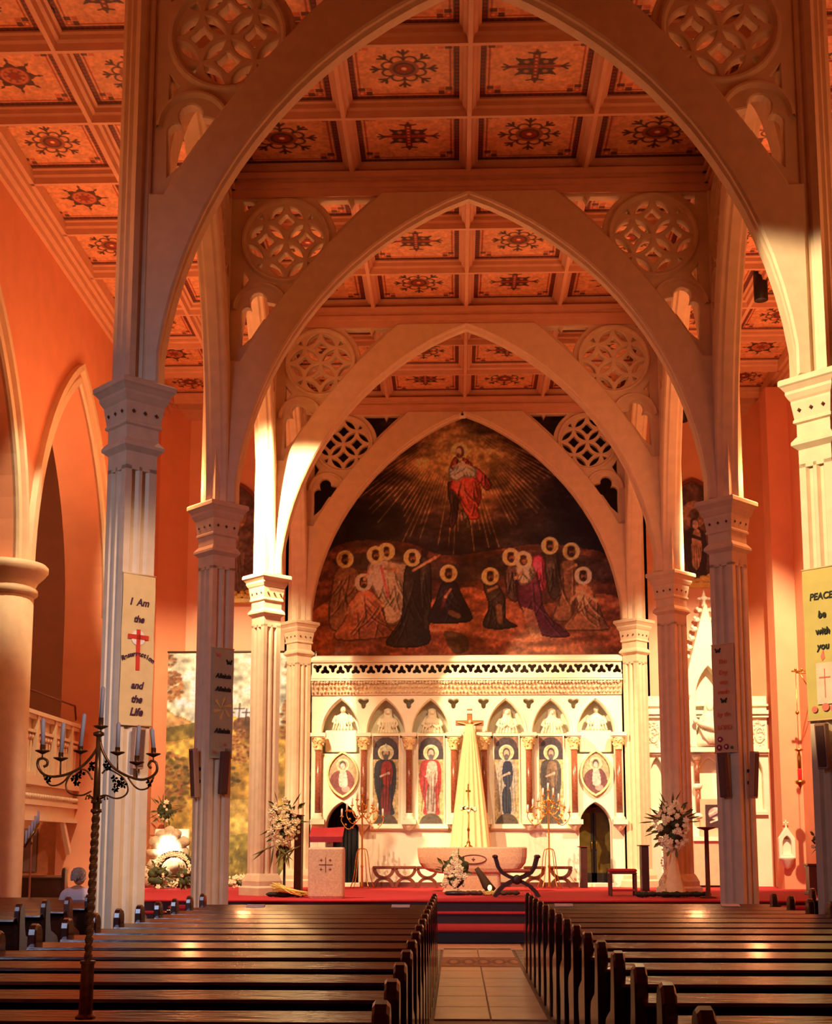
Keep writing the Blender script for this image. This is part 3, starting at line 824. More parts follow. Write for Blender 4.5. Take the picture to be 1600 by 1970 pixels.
# coping, pierced parapet, shelf
def zrow(y): return pz(900,y)[1]
m = MB(); m.loft([[(xx,YR+.3,zrow(1274)),(xx,YR-.12,zrow(1274)),(xx,YR-.14,zrow(1271)),(xx,YR-.06,zrow(1262)),(xx,YR+.3,zrow(1257))] for xx in (X0-.02,X1+.02)]); obj('coping', m, WHITE, rr_)
hs = []
zm = (zrow(1277)+zrow(1297))/2; hh = abs(zrow(1277)-zrow(1297))
n_ = 20; sp_ = (X1-X0-.06)/n_
for i in range(n_):
    hs.append(tref(X0+.03+sp_*(i+.25), zm-.012, .122, -1+2*0)); hs.append(tref(X0+.03+sp_*(i+.75), zm-.03, .122, 1))
hs = []
for i in range(n_):
    hs.append(tref(X0+.05+sp_*(i+.25), zm+.035, .130, -1)); 
    if i < n_: hs.append(tref(X0+.05+sp_*(i+.75), zm-.035, .130, 1))
me = plate([(X0,zrow(1300)),(X1,zrow(1300)),(X1,zrow(1273)),(X0,zrow(1273))], hs, .10, bev=.008, at=YR-.02); me.materials.append(WHITE); obj('pierced_parapet', me, None, rr_)
m = MB(); m.box((X0,YR-.2,zrow(1306)),(X1,YR+.3,zrow(1299))); m.box((X0,YR-.26,zrow(1311)),(X1,YR+.3,zrow(1307.5))); obj('shelf', m, WHITE, rr_)
m = MB(); m.loft([[(xx,YR+.3,zrow(1337)),(xx,YR-.04,zrow(1337)),(xx,YR-.07,zrow(1330)),(xx,YR-.16,zrow(1318)),(xx,YR-.18,zrow(1311)),(xx,YR+.3,zrow(1311))] for xx in (X0,X1)]); obj('cove', m, STONE, rr_)
m = MB(); r_ = random.Random(4)
for row,(yy,dy,st,sz) in enumerate(((1314,-.21,.085,.045),(1322,-.15,.11,.04),(1331,-.09,.095,.035))):
    x = X0+.04
    while x < X1-.03:
        z = zrow(yy)+r_.uniform(-.012,.012); s_ = sz*r_.uniform(.8,1.3)
        m.add([(x-s_,YR+dy,z),(x,YR+dy-.01,z-s_),(x+s_,YR+dy,z),(x,YR+dy-.01,z+s_),(x+s_*.2,YR+dy-.07,z)],[(0,1,4),(1,2,4),(2,3,4),(3,0,4)])
        x += st*r_.uniform(.8,1.15)
tag(obj('leaf_frieze', m, WHITE, rr_), kind='stuff')
# colonnettes
GOLDW = mat('gilt_plaster',(232,206,150),.45,var=.15,scale=20)
def colonnette():
    m = MB()
    zt_ = zrow(1411); za = zrow(1418); zb_ = zrow(1444); zc2 = zrow(1566); zd = zrow(1584)
    return (MB().box((-.2,-.2,za),(.2,.12,zt_)).box((-.17,-.17,za-.03),(.17,.1,za)), 
            MB().lathe([(.09,zb_),(.115,zb_+.02),(.095,zb_+.05),(.12,zb_+.16),(.17,za-.1),(.18,za-.03)],n=14),
            MB().lathe([(.082,zc2),(.082,zb_)],n=16),
            MB().lathe([(.10,zc2+.02),(.12,zc2),(.10,zc2-.04),(.15,zc2-.1),(.15,zc2-.14),(.12,zc2-.16)],n=16).box((-.19,-.19,zd-.03),(.19,.12,zc2-.15)).lathe([(.17,zd-.03),(.13,zd-.1),(.07,zd-.17),(.03,zd-.2)],n=12))
A_,B_,C_,D_ = colonnette()
lv = MB(); r_ = random.Random(8)
for k in range(26):
    a = r_.uniform(PI*.98,2.02*PI); z = zrow(1441)+r_.uniform(.05,.30); r = .11+.2*(z-zrow(1441)); lv.sph((r*math.cos(a),r*math.sin(a),z),.028,6,4)
meshes = [x.mesh('colonnette') for x in (A_,B_,C_,D_,lv)]
for px in (613,700,787,873,931,1017,1104,1189):
    xx = pz(px,1500)[0]
    p_ = obj('colonnette', meshes[2], MARBLE, rr_, (xx,YR-.16,0))
    obj('abacus', meshes[0], WHITE, p_); obj('leaf_capital', meshes[1], GOLDW, p_); obj('colonnette_base', meshes[3], WHITE, p_); obj('capital_leaves', meshes[4], GOLDW, p_)
# sills and plinth
for a,b in ((712,862),(943,1102)):
    xa,xb = pz(a,1590)[0],pz(b,1590)[0]
    obj('sill', MB().loft([[(xx,YR+.02,zrow(1584)),(xx,YR-.10,zrow(1587)),(xx,YR-.13,zrow(1594)),(xx,YR-.02,zrow(1598)),(xx,YR+.02,zrow(1598))] for xx in (xa,xb)]), WHITE, rr_)
obj('skirting', MB().box((pz(692,1700)[0],YR-.04,ZS),(pz(1113,1700)[0],YR+.02,ZS+.12)), mat('dark_skirting',(96,34,30),.6), rr_)
# painted panels
def saint(px, py0, py1, hw, robe_c, cloak, skin=(214,140,90), mitre=False, seed=0, gold=(206,140,70)):
    c = Canvas(px-hw,py0,px+hw,py1,1.0,gold); c.noise(.12,6,seed)
    c.poly([(px-hw,py0),(px+hw,py0),(px+hw,py0+46),(px-hw,py0+46)],(74,44,34))
    c.poly([(px-hw,py0),(px+hw,py0),(px+hw,py0+26),(px-hw,py0+26)],(160,92,52))
    pts = [(px-hw+1+ (2*hw-2)*i/16, py0+26-24*math.sqrt(max(0,1-((i-8)/8)**2))) for i in range(17)]
    c.poly(pts+[(px+hw-1,py0+46),(px-hw+1,py0+46)],(74,44,34))
    c.ell(px,py0+32,15,15,(232,164,88)); c.ell(px,py0+32,15,15,(250,210,130),.8,rin=.86)
    b = py1-18
    c.blob([(px-14,py0+47),(px+12,py0+47),(px+20,py0+66),(px+19,py0+100),(px+13,py0+130),(px+16,b),(px-14,b),(px-13,py0+130),(px-21,py0+100),(px-22,py0+64)],cloak)
    c.blob([(px-6,py0+52),(px+10,py0+52),(px+12,py0+84),(px+4,py0+100),(px-8,py0+84)],robe_c)
    c.blob([(px-8,py0+104),(px+6,py0+100),(px+8,b-2),(px-8,b-4)],tuple(v*.8 for v in robe_c))
    r = random.Random(seed)
    for i in range(9):
        x = px-15+i*3.8; c.line((x+r.uniform(-3,3),py0+62+r.random()*20),(x+r.uniform(-4,4),b-6),1.6,tuple(v*.5 for v in cloak),.6)
    c.line((px-10,py0+78),(px+4,py0+72),4,skin); c.ell(px+5,py0+72,3,3,skin)
    c.ell(px,py0+33,7.5,10,(70,42,28)); c.ell(px,py0+34,5.5,7.5,skin); c.ell(px,py0+41,5,6,(110,78,58))
    if mitre: c.poly([(px-8,py0+30),(px,py0+13),(px+8,py0+30)],(232,190,120))
    c.ell(px,py1+4,hw*.95,24,(96,60,34)); c.noise(.14,3,seed+2)
    neutral(c,.75)
    o = panel('saint_panel', c, YR-.03, rr_)
    m = MB(); x0,z0 = inv(px-hw,py0,YR-.03); x1,z1 = inv(px+hw,py1,YR-.03)
    for a,b in (((x0-.03,z1-.03),(x0,z0+.03)),((x1,z1-.03),(x1+.03,z0+.03)),((x0,z0),(x1,z0+.03)),((x0,z1-.03),(x1,z1))):
        m.box((a[0],YR-.05,a[1]),(b[0],YR+.01,b[1]))
    obj('panel_frame', m, WHITE, o); return o
o=saint(742,1416,1585,24.5,(176,44,30),(52,40,34),mitre=True,seed=1); o['label']='painted bishop in a mitre and dark cloak'
o=saint(829,1416,1585,24.5,(214,150,100),(176,40,28),seed=2); o['label']='painted bearded saint in a red robe'
o=saint(974.5,1416,1585,24.5,(40,36,44),(196,140,92),seed=3); o['label']='painted saint in a tan mantle over dark robe'
o=saint(1060.5,1416,1585,24.5,(150,90,50),(88,60,40),seed=4); o['label']='painted saint in a brown mantle'
def vesica(px, py, hw, hh, robe_c, bg, seed):
    c = Canvas(px-hw,py-hh,px+hw,py+hh,1.0,bg); c.noise(.1,5,seed)
    c.blob([(px-12,py-6),(px+10,py-8),(px+22,py+12),(px+18,py+hh),(px-18,py+hh),(px-24,py+10)],robe_c)
    c.blob([(px-5,py-6),(px+6,py-6),(px+9,py+22),(px-6,py+22)],(206,150,100)); c.ell(px,py-18,12,12,(240,180,100),.9,rin=.8)
    c.ell(px,py-18,6,8,(66,38,26)); c.ell(px,py-16,4.5,6,(220,150,100)); c.ell(px+6,py+28,8,6,(220,150,100),.7); c.noise(.12,3,seed+1)
    neutral(c,.75)
    def mask(X,Y):
        k = (hw*hw+hh*hh)/(2*hw); return (np.hypot(X-(px-hw+k),Y-py)<k)&(np.hypot(X-(px+hw-k),Y-py)<k)
    o = panel('oval_painting', c, YR-.05, rr_, mask)
    m = MB(); ri = []; k=(hw*hw+hh*hh)/(2*hw); L=[]
    a1_ = math.asin(hh/k)
    for i in range(13): a=-a1_+2*a1_*i/12; L.append((px+hw-k+k*math.cos(a),py+k*math.sin(a)))
    for i in range(1,12): a=PI-a1_+2*a1_*i/12; L.append((px-hw+k+k*math.cos(a),py+k*math.sin(a)))
    for q in L+[L[0]]:
        x,z = inv(q[0],q[1],YR-.05); xc,zc = inv(px,py,YR-.05); e=1.0; nx,nz=(x-xc)/.5,(z-zc)/.5; l=math.hypot(nx,nz); nx/=l; nz/=l
        ri.append([(x-nx*.01,YR-.05,z-nz*.01),(x,YR-.10,z),(x+nx*.05,YR-.10,z+nz*.05),(x+nx*.06,YR,z+nz*.06)])
    m.loft(ri,cap=False); obj('gilt_frame', m, GOLDW, o)
    x,z = inv(px,py,YR); obj('painting_backing', MB().box((x-.05,YR-.045,z-.3),(x+.05,YR,z+.3)), WHITE, o)
    return o
vesica(659,1490,27,41,(130,50,34),(190,120,66),5)['label']='oval painting of a saint in dark red'
vesica(1146,1487,27,41,(120,50,36),(200,130,72),6)['label']='oval painting of a mother and swaddled child'
# door leaves and the dark opening behind them
DK = mat('dark_door',(26,14,12),.4,var=.3,stretch=(6,6,1)); OLV = mat('olive_glass',(92,74,30),.25,var=.25)
for cx_,mt,nm,lb in ((657,DK,'door_1','dark curtained door'),(1148,OLV,'door_2','olive glazed double door')):
    x,_ = pz(cx_,1650); t = sroot(nm)
    t.location = (x,YR+.75,ZS)
    if nm=='door_1':
        mb = MB(); n=28; ri=[]
        for i in range(n+1):
            u=-.5+1.0*i/n; ri.append([(u,.05*math.sin(i*1.9),0),(u,.05*math.sin(i*1.9),2.3),(u,.1+.05*math.sin(i*1.9),2.3),(u,.1+.05*math.sin(i*1.9),0)])
        obj('door_curtain', mb.loft(ri), mat('dark_curtain',(22,14,20),.8), t)
    else:
        for s_ in (-1,1):
            d_ = obj('door_leaf', MB().bbox((s_*.01,0,0),(s_*.5,.05,2.3),.01), mt, t)
            f = MB().box((s_*.01,-.02,0),(s_*.07,.06,2.3)).box((s_*.43,-.02,0),(s_*.5,.06,2.3)).box((s_*.01,-.02,0),(s_*.5,.06,.35)); obj('door_frame', f, DK, d_)
            obj('door_handle', MB().tube([(s_*.06,-.03,.95),(s_*.06,-.07,1.0),(s_*.06,-.07,1.15),(s_*.06,-.03,1.2)],.012), BRASS, d_)
        obj('valance', MB().bbox((-.5,-.06,1.95),(.5,0,2.1),.01), mat('brown_valance',(70,34,20),.7), t)
# niche figures (white busts)
def bust(px, k):
    x,z = pz(px+3, 1410 if k not in (0,5) else 1404); s_ = .9
    t = thing('niche_bust', '', 'statue', (x,YR+.3,z), 0, 'white busts in the screen niches')
    m = MB(); m.lathe([(.02,0),(.30,0),(.31,.05),(.25,.16),(.19,.26),(.21,.34),(.18,.41),(.08,.46),(.05,.5)],n=14,sy=.55)
    for a in (-1,1): m.tube([(a*.19,0,.38),(a*.25,-.08,.24),(a*.12,-.16,.16),(a*(.02 if k in (2,3) else .14),-.2,.24)],[.06,.055,.045,.03],7)
    for i in range(7): m.tube([(-.2+.065*i,-.11,.3),(-.24+.08*i,-.17,.12),(-.27+.09*i,-.17,.0)],[.012,.018,.02],5)
    obj('draped_torso', m, WHITE, t)
    m = MB().sph((0,-.02,.57),.075,10,8,sz=1.2); m.tube([(0,-.09,.56),(0,-.11,.54)],[.012,.016],5); obj('head', m, WHITE, t)
    if k in (1,2,3,4):
        m = MB().lathe([(.02,.7),(.11,.66),(.12,.58),(.13,.46),(.17,.4)],n=10,sy=.7,o=(0,.03,0)); obj('veil' if k in (2,3) else 'hair', m, WHITE, t)
    if k in (1,4): obj('held_scroll', MB().tube([(.16,-.2,.12),(.2,-.2,.36)],.02,6), WHITE, t)
    return t
bl = ['white bust in the leftmost arched niche of the altar screen','white bust holding a scroll above the painted bishop','praying white figure left of the crucifix, above the red-robed saint',
 'praying white figure right of the crucifix','white bust holding a scroll in the fifth niche of the altar screen','white bust in the rightmost arched niche of the altar screen']
for i,x in enumerate(NC): bust(x,i)['label'] = bl[i]
for px in (655,1146):
    x,z = pz(px,1404); obj('niche_sill', MB().bbox((x-.42,YR+.12,pz(px,1446)[1]),(x+.42,YR+.5,z),.02), WHITE, rr_)
for px in NC[1:5]:
    x,z = pz(px,1411); obj('niche_sill', MB().bbox((x-.48,YR-.03,pz(px,1416)[1]),(x+.48,YR+.5,z),.015), WHITE, rr_)
# ---- crucifix with draped cloth
YX = 34.2
def X2(px,py): return inv(px,py,YX)
xc,zt_ = X2(903,1364); _,za_ = X2(903,1391)
t = thing('crucifix','wooden crucifix with a pale figure, hung before the centre of the altar screen','crucifix',(xc,YX,0))
wd = mat('crucifix_wood',(150,96,52),.5,var=.3,scale=8,stretch=(1,1,6))
obj('cross', MB().bbox((-.07,-.04,X2(903,1480)[1]),(.07,.04,zt_),.01).bbox((-.37,-.045,za_-.07),(.37,.045,za_+.07),.01), wd, t)
b = MB(); b.tube([(0,-.1,za_-.08),(0,-.12,za_-.25),(0.01,-.11,za_-.42),(-.01,-.12,za_-.62),(.01,-.1,za_-.8)],[.05,.06,.045,.04,.025],8)
for a in (-1,1):
    b.tube([(a*.04,-.09,za_-.08),(a*.16,-.08,za_-.02),(a*.31,-.07,za_+.01)],[.03,.022,.015],6)
    b.tube([(a*.03,-.11,za_-.42),(a*.04,-.15,za_-.6),(a*.01,-.09,za_-.82)],[.035,.028,.018],6)
obj('figure', b, mat('ivory_figure',(224,180,130),.5), t); obj('head', MB().sph((.01,-.12,za_+.02),.045,8,6,sz=1.25), MATS['ivory_figure'], t)
obj('title_plate', MB().bbox((-.08,-.06,zt_-.13),(.08,-.045,zt_-.05),.004), WHITE, t)
CLOTH = mat('gold_cloth',(236,196,146),.75,var=.08,scale=8)
m = MB(); n=72; nz=14; z_hi = X2(903,1396)[1]; z_lo = ZS+.01; ri=[]
for j in range(nz+1):
    u=j/nz; wdt=.10+.52*(u**.8); z=z_hi+(z_lo-z_hi)*u
    ri.append([(wdt*math.cos(a)*(1+.05*u*math.sin(a*9)), -.05+(.1+.2*u)*math.sin(a)*(1+.25*math.sin(a*17)*u**.5)+.0, z) for a in [2*PI*k/n for k in range(n)]])
tag(obj('draped_cloth', m.loft(ri,smooth=True), CLOTH, None, (xc,YX-.32,0)),'gold cloth draped in folds from the crucifix down to behind the altar','cloth')
# ---- altar
YA = 31.0
xa,_ = inv(908,1660,YA); 
t = thing('altar','long stone altar shaped like a boat, a fish cut in its front','altar',(xa,YA,ZS))
AST = mat('altar_stone',(214,168,136),.65,var=.16,scale=30,bump=.15)
def rr(w,d,z,r=.12,n=5):
    out=[]
    for (cx,cy,a0) in ((w-r,d-r,0),(-w+r,d-r,90),(-w+r,-d+r,180),(w-r,-d+r,270)):
        for k in range(n): a=math.radians(a0+90*k/(n-1)); out.append((cx+r*math.cos(a),cy+r*math.sin(a),z))
    return out
obj('altar_block', MB().loft([rr(.75,.34,.42),rr(.98,.40,.46,.2),rr(1.15,.43,.54,.2),rr(1.24,.45,.66,.2),rr(1.27,.46,.8,.2),rr(1.28,.46,1.0,.2),rr(1.26,.45,1.03,.2)],smooth=False), AST, t)
obj('altar_foot', MB().loft([rr(.7,.36,0),rr(.66,.34,.06),rr(.66,.34,.42)]), AST, t)
f = []
for k in range(25):
    a=2*PI*k/24*.86+.44; f.append((.28*math.cos(a)-.02,-.462,.74+.11*math.sin(a)))
f = [(-.40+.0,-.462,.66)]+[(.02+ .3*math.cos(a)*1, -.462, .75+.1*math.sin(a)) for a in [PI*1.15+ (2*PI*.85)*k/20 for k in range(21)]]+[(-.40,-.462,.85),(-.40,-.462,.66)]
obj('fish_carving', MB().tube(f,.012,5), mat('carved_line',(110,62,42),.8), t)
obj('fish_carving', MB().tube([(.02,-.462,.71),(.02,-.462,.79)],.01,5).tube([(-.02,-.462,.75),(.06,-.462,.75)],.01,5), MATS['carved_line'], t)
# standing cross on the altar
x,z = inv(901,1621,YA)
t = thing('altar_cross','slim brass standing cross wreathed with white flowers, in the middle of the altar top','cross',(x,YA,ZS+1.03))
zz = lambda py: inv(901,py,YA)[1]-(ZS+1.03)
obj('stem', MB().lathe([(.10,0),(.10,.02),(.04,.06),(.05,.1),(.018,.16),(.018,zz(1600)),(.04,zz(1597)),(.018,zz(1592)),(.016,zz(1515))],n=10), BRASS, t)
obj('cross_arms', MB().bbox((-.06,-.01,zz(1524)),(.06,.01,zz(1520)),.003).bbox((-.015,-.01,zz(1560)),(.015,.01,zz(1508)),.003), BRASS, t)
fl = MB(); r_=random.Random(2)
for k in range(12): fl.sph((r_.uniform(-.17,.17),r_.uniform(-.06,.04),zz(1555)+r_.uniform(-.07,.07)),.035,6,4)
obj('flower_wreath', fl, mat('cream_blossom',(240,225,190),.7,var=.1), t)
lf = MB()
for k in range(14):
    a=r_.uniform(0,2*PI); L=r_.uniform(.12,.22); z0=zz(1556); lf.add([(0,0,z0),(L*.5*math.cos(a),-.03,z0+.03+L*.2*math.sin(a)),(L*math.cos(a),0,z0-.02+L*.35*math.sin(a)),(L*.5*math.cos(a),.03,z0-.02)],[(0,1,2,3)])
obj('leaves', lf, mat('leaf_green',(64,78,36),.6,var=.3), t)

# ================================================================== SIDE AISLES
# ---- painted garden backdrop on the left
c = Canvas(300,1254,604,1704,2.0,(246,236,180))
c.poly([(300,1254),(604,1254),(604,1400),(300,1400)],(252,238,190)); c.noise(.05,40,21,2)
c.blob([(300,1382),(340,1378),(372,1392),(400,1404),(440,1380),(470,1388),(510,1396),(560,1400),(604,1400),(604,1704),(300,1704)],(196,150,62))
c.blob([(300,1372),(330,1374),(370,1396),(352,1404),(300,1396)],(214,160,100),.8)
c.blob([(300,1410),(360,1396),(400,1392),(430,1402),(380,1420),(330,1430),(300,1424)],(120,104,40),.85)
c.blob([(452,1388),(480,1382),(520,1392),(522,1410),(480,1412),(452,1410)],(104,64,40),.9)
c.blob([(330,1440),(370,1426),(410,1430),(420,1460),(360,1470),(330,1460)],(232,190,80),.9); c.blob([(450,1440),(500,1430),(540,1440),(540,1470),(470,1480)],(226,184,84),.8)
c.noise(.22,26,22); 
c.blob([(420,1560),(470,1540),(540,1560),(560,1620),(500,1640),(430,1620)],(238,196,96),.7); c.blob([(420,1620),(560,1610),(600,1704),(410,1704)],(150,130,50),.75)
c.noise(.3,9,23)
rg = random.Random(5)
def foliage(cx,cy,rx,ry,n,cols_,s0=5):
    for i in range(n):
        a=rg.uniform(0,2*PI); r=math.sqrt(rg.random()); s_=rg.uniform(.5,1)*s0
        c.ell(cx+rx*r*math.cos(a),cy+ry*r*math.sin(a),s_,s_*.7,rg.choice(cols_),.85)
BR=[(150,88,44),(190,120,60),(110,64,30),(214,150,80)]; GR=[(104,90,34),(140,110,44),(76,60,30),(176,140,60)]
for (px,wd_,y0,y1) in ((306,8,1256,1640),(562,11,1330,1592)):
    c.line((px,y0),(px,y1),wd_,(168,104,58)); c.line((px-2,y0),(px-2,y1),wd_*.35,(210,150,90),.7)
    for i in range(40): y=y0+(y1-y0)*i/40; c.line((px-wd_/2,y),(px+wd_/2,y+2),1.5,(96,54,30),.5)
foliage(320,1272,18,14,70,BR,4); foliage(330,1322,26,30,150,BR,5); foliage(556,1290,12,24,60,BR,4); foliage(552,1390,14,44,110,BR,5); foliage(466,1440,20,34,120,BR,4)
foliage(338,1510,34,60,220,GR+BR,6); foliage(380,1480,20,30,60,GR,5); c.line((308,1548),(330,1520),5,(150,92,52))
foliage(440,1500,24,22,70,GR,5)
for bx in (459,443,472):
    k=1.0 if bx==459 else .7; c.line((bx,1392),(bx+2,1392-36*k),2.6,(84,48,28)); c.line((bx-9*k,1392-26*k),(bx+11*k,1392-26*k),2.4,(84,48,28))
for i in range(260): x=rg.uniform(410,600); y=rg.uniform(1640,1700); c.line((x,y),(x+rg.uniform(-3,3),y-rg.uniform(6,14)),1.4,rg.choice(GR),.7)
neutral(c,.66,(1.0,.84,.62))
YG = 34.85
o = panel('garden_backdrop', c, YG); tag(o,'large painted garden backdrop with hills, trees and small crosses, hung behind the left columns','painting')
xa,za = inv(296,1257,YG); xb,_ = inv(606,1262,YG)
t = thing('backdrop_rail','thin dark rail holding the top edge of the painted garden backdrop','rail',(0,0,0))
obj('rod', MB().tube([(xa,YG,za+.03),(xb,YG,za+.03)],.03,8), mat('dark_rail',(60,44,30),.5), t)
for x in (xa+.06,-4.75):
    obj('upright', MB().tube([(x,YG+.06,ZS),(x,YG+.06,za+.03)],.03,8), MATS['dark_rail'], t)
# tomb of rocks with its lamp, on the platform before the backdrop
xr_,zr_ = inv(326,1600,33.6)
t = thing('rock_tomb','small grey rock tomb with a glowing white mouth, below the garden backdrop','grotto',(xr_,33.6,ZS))
ROCK = mat('grey_rock',(176,150,116),.8,var=.3,scale=6,bump=.5,bscale=18)
rg = random.Random(12)
def rock(m, c_, s_, rr=rg, sq=1.0):
    n=8; k=len(m.v); m.sph(c_, s_, n, 6, sx=rr.uniform(.8,1.3), sz=rr.uniform(.7,1.0)*sq)
    for i in range(k,len(m.v)):
        v=Vector(m.v[i])-Vector(c_); m.v[i]=tuple(Vector(c_)+v*rr.uniform(.82,1.15))
for k in range(9):
    a = PI*(-.12+1.24*k/8); m = MB(); rock(m,(.42*math.cos(a),rg.uniform(-.06,.06),.80+.62*math.sin(a)),.17); obj('rock', m, ROCK, t)
for (x,z,s_) in ((-.55,.3,.3),(.55,.35,.34),(0,.2,.36),(-.2,.52,.22),(.3,.5,.24),(.85,.25,.28),(.95,.7,.24),(.8,1.1,.2)):
    m = MB(); rock(m,(x,.05+rg.uniform(-.1,.1),z-.05),s_); obj('rock', m, ROCK, t)
obj('grotto_back', MB().bbox((-.45,.3,.2),(.45,.36,1.5),.02), WHITE, t)
obj('lamp', MB().sph((0,.1,.95),.14,12,8,sz=1.5), mat('lamp_glow',(255,250,235),.5,emit=(255,244,220),estr=9), t)
point('tomb_lamp',(xr_,33.45,ZS+1.0),30,.1,(1,.9,.75))

# ---- foliage and flowers
PETAL = mat('white_petal',(244,226,186),.65,var=.12); LEAF = mat('dull_leaf',(104,100,48),.6,var=.35); MOSSG = mat('deep_leaf_green',(62,66,30),.8,var=.4); DRY = mat('bronze_leaf',(140,92,44),.6,var=.35)
def blossom_mesh(s_=.055, seed=0):
    m = MB(); r=random.Random(seed)
    for ring,(n,rad,tz) in enumerate(((6,s_,.0),(5,s_*.65,.02))):
        for k in range(n):
            a=2*PI*(k+.5*ring)/n; u=Vector((math.cos(a),0,math.sin(a))); v=Vector((-math.sin(a),0,math.cos(a)))
            c0=Vector((0,-tz,0)); m.add([c0,c0+u*rad*.6+v*rad*.35+Vector((0,-.02,0)),c0+u*rad+Vector((0,-.005-.01*ring,0)),c0+u*rad*.6-v*rad*.35+Vector((0,-.02,0))],[(0,1,2,3)])
    m.sph((0,-.025,0),s_*.28,6,4); return m.mesh('blossom')
BL = [blossom_mesh(.06,1), blossom_mesh(.045,2), blossom_mesh(.08,3)]
for b in BL: b.materials.append(PETAL)
def leaf_mesh(L=.3, wd=.05):
    m = MB(); pts=[(0,0,0),(wd*.8,-.01,L*.3),(wd,-.03,L*.6),(0,-.06,L),(-wd,-.03,L*.6),(-wd*.8,-.01,L*.3)]; mid=[(0,.015,L*.3),(0,0,L*.6)]
    m.add(pts+mid,[(0,1,6),(1,2,7,6),(2,3,7),(3,4,7),(4,5,6,7),(5,0,6)]); return m.mesh('leaf')
LF = leaf_mesh(); LF2 = leaf_mesh(.5,.02)
def spray(t, n_b, n_l, cx, cz, rx, rz, ry, seed, sizes=(.7,1.15), leafmat=LEAF, droop=0, pet=BL, cone=False):
    r = random.Random(seed)
    for k in range(n_l):
        a = r.uniform(0,2*PI); me = (LF if r.random()<.6 else LF2)
        o = bpy.data.objects.new('leaf', me); link(o,t)
        if not me.materials: me.materials.append(leafmat)
        q = r.uniform(.3,.85); o.location=(cx+rx*q*math.cos(a),r.uniform(-ry*.6,ry*.3),cz+rz*q*math.sin(a)*(1 if not cone else .8))
        o.rotation_euler=(r.uniform(-.4,.4),PI/2-a+r.uniform(-.5,.5),r.uniform(-.3,.3)); s_=r.uniform(.35,.7)*min(1.1,rz/.5+.2); o.scale=(s_,s_,s_)
    for k in range(n_b):
        a = r.uniform(0,2*PI); q = math.sqrt(r.random())
        x = rx*.82*q*math.cos(a); z = rz*.82*q*math.sin(a)
        if cone: x *= max(.15,(1-(z/(rz*.82))))*.62
        o = bpy.data.objects.new('blossom', r.choice(pet)); link(o,t)
        o.location=(cx+x,-ry*math.sqrt(max(0,1-q*q))*.8-.03,cz+z); o.rotation_euler=(r.uniform(-.5,.3),r.uniform(0,6),r.uniform(-.6,.6)); s_=r.uniform(*sizes); o.scale=(s_,s_,s_)
    core = MB()
    for k in range(10): a=r.uniform(0,2*PI); rock(core,(cx+rx*.35*math.cos(a),.03,cz+rz*.4*math.sin(a)),min(rx,rz)*.38,r)
    obj('greenery', core, MOSSG, t)
# left stand
YF=27.55
def X(px,py,Y): return inv(px,py,Y)
x,z = X(548,1585,YF)
t = thing('flower_stand','tall white flowers on a stand before the brightly lit left platform column','flowers',(x,YF,ZS),0,'tall flower stands')
spray(t,80,30,0,z-ZS,.40,.66,.28,31); 
for k in range(12):
    r=random.Random(k); o=bpy.data.objects.new('leaf',LF2); link(o,t); o.location=(r.uniform(-.4,.4),-.15,z-ZS-.45); o.rotation_euler=(PI-.3,r.uniform(-1.2,1.2),0); o.scale=(1.0,1.0,1.0)
obj('stand', MB().lathe([(.16,0),(.16,.03),(.03,.06),(.025,.9),(.12,.96),(.14,1.05),(.05,1.1)],n=12), mat('black_iron',(24,18,16),.5), t)
hay = MB(); r=random.Random(9)
for k in range(60):
    y0=r.uniform(-.2,.2); a=r.uniform(-.1,.5); hay.tube([(-.25+r.uniform(-.1,.1),y0,.30-k*.003),(.1,y0-.05,.08+r.uniform(0,.08)),(.45+r.uniform(-.2,.3),y0+r.uniform(-.1,.1),.03+r.uniform(0,.05))],.008,4)
o = tag(obj('straw_bundle', hay, mat('pale_straw',(236,200,110),.7,var=.2), None,(x+.12,YF-.35,ZS)),'swirl of pale straw on the red carpet under the left flower stand','straw')
m = MB(); 
for k in range(8): rock(m,(-.3+.09*k,0,.06),.10,r,.6)
tag(obj('moss_base', m, mat('dark_moss',(38,34,18),.9,var=.4), None,(x+.1,YF-.42,ZS)),'dark mossy base under the straw swirl','moss')
# right stand
x,z = X(1290,1588,YF); 
t = thing('flower_stand','tall spreading flower arrangement over gold cloth before the right platform column','flowers',(x,YF,ZS),0,'tall flower stands')
spray(t,72,44,0,z-ZS,.44,.62,.28,47,leafmat=LEAF)
for k in range(10):
    r=random.Random(k+30); o=bpy.data.objects.new('leaf',LF2); link(o,t); a=(-1.4+2.8*k/9)+r.uniform(-.1,.1); o.location=(.2*math.sin(a),-.1,z-ZS+.1); o.rotation_euler=(.1,a,0); o.scale=(1.0,.9,.85)
for k in range(16):
    o=bpy.data.objects.new('blossom',BL[1]); link(o,t); o.location=(-.22+.03*math.sin(k),-.22,z-ZS-.5-.055*k); o.scale=(.7,.7,.7)
m = MB(); ri=[]
for j in range(9):
    u=j/8; zz_=.0+(z-ZS-.45)*(1-u); w_=.10+.20*u**2
    ri.append([(w_*math.cos(a)*(1+.12*math.sin(a*7+j)),w_*math.sin(a)*.8,zz_) for a in [2*PI*k/32 for k in range(32)]])
obj('cloth_drape', m.loft(list(reversed(ri)),smooth=True), CLOTH, t)
m = MB(); r=random.Random(77)
for k in range(18): rock(m,(-.75+.085*k+r.uniform(-.04,.04),-.1+r.uniform(-.08,.08),.07),.10,r,.6)
tag(obj('leaf_garland', m, MATS['dark_moss'], None,(x-.02,YF-.25,ZS)),'dark garland of leaves on the floor round the right flower stand','garland')
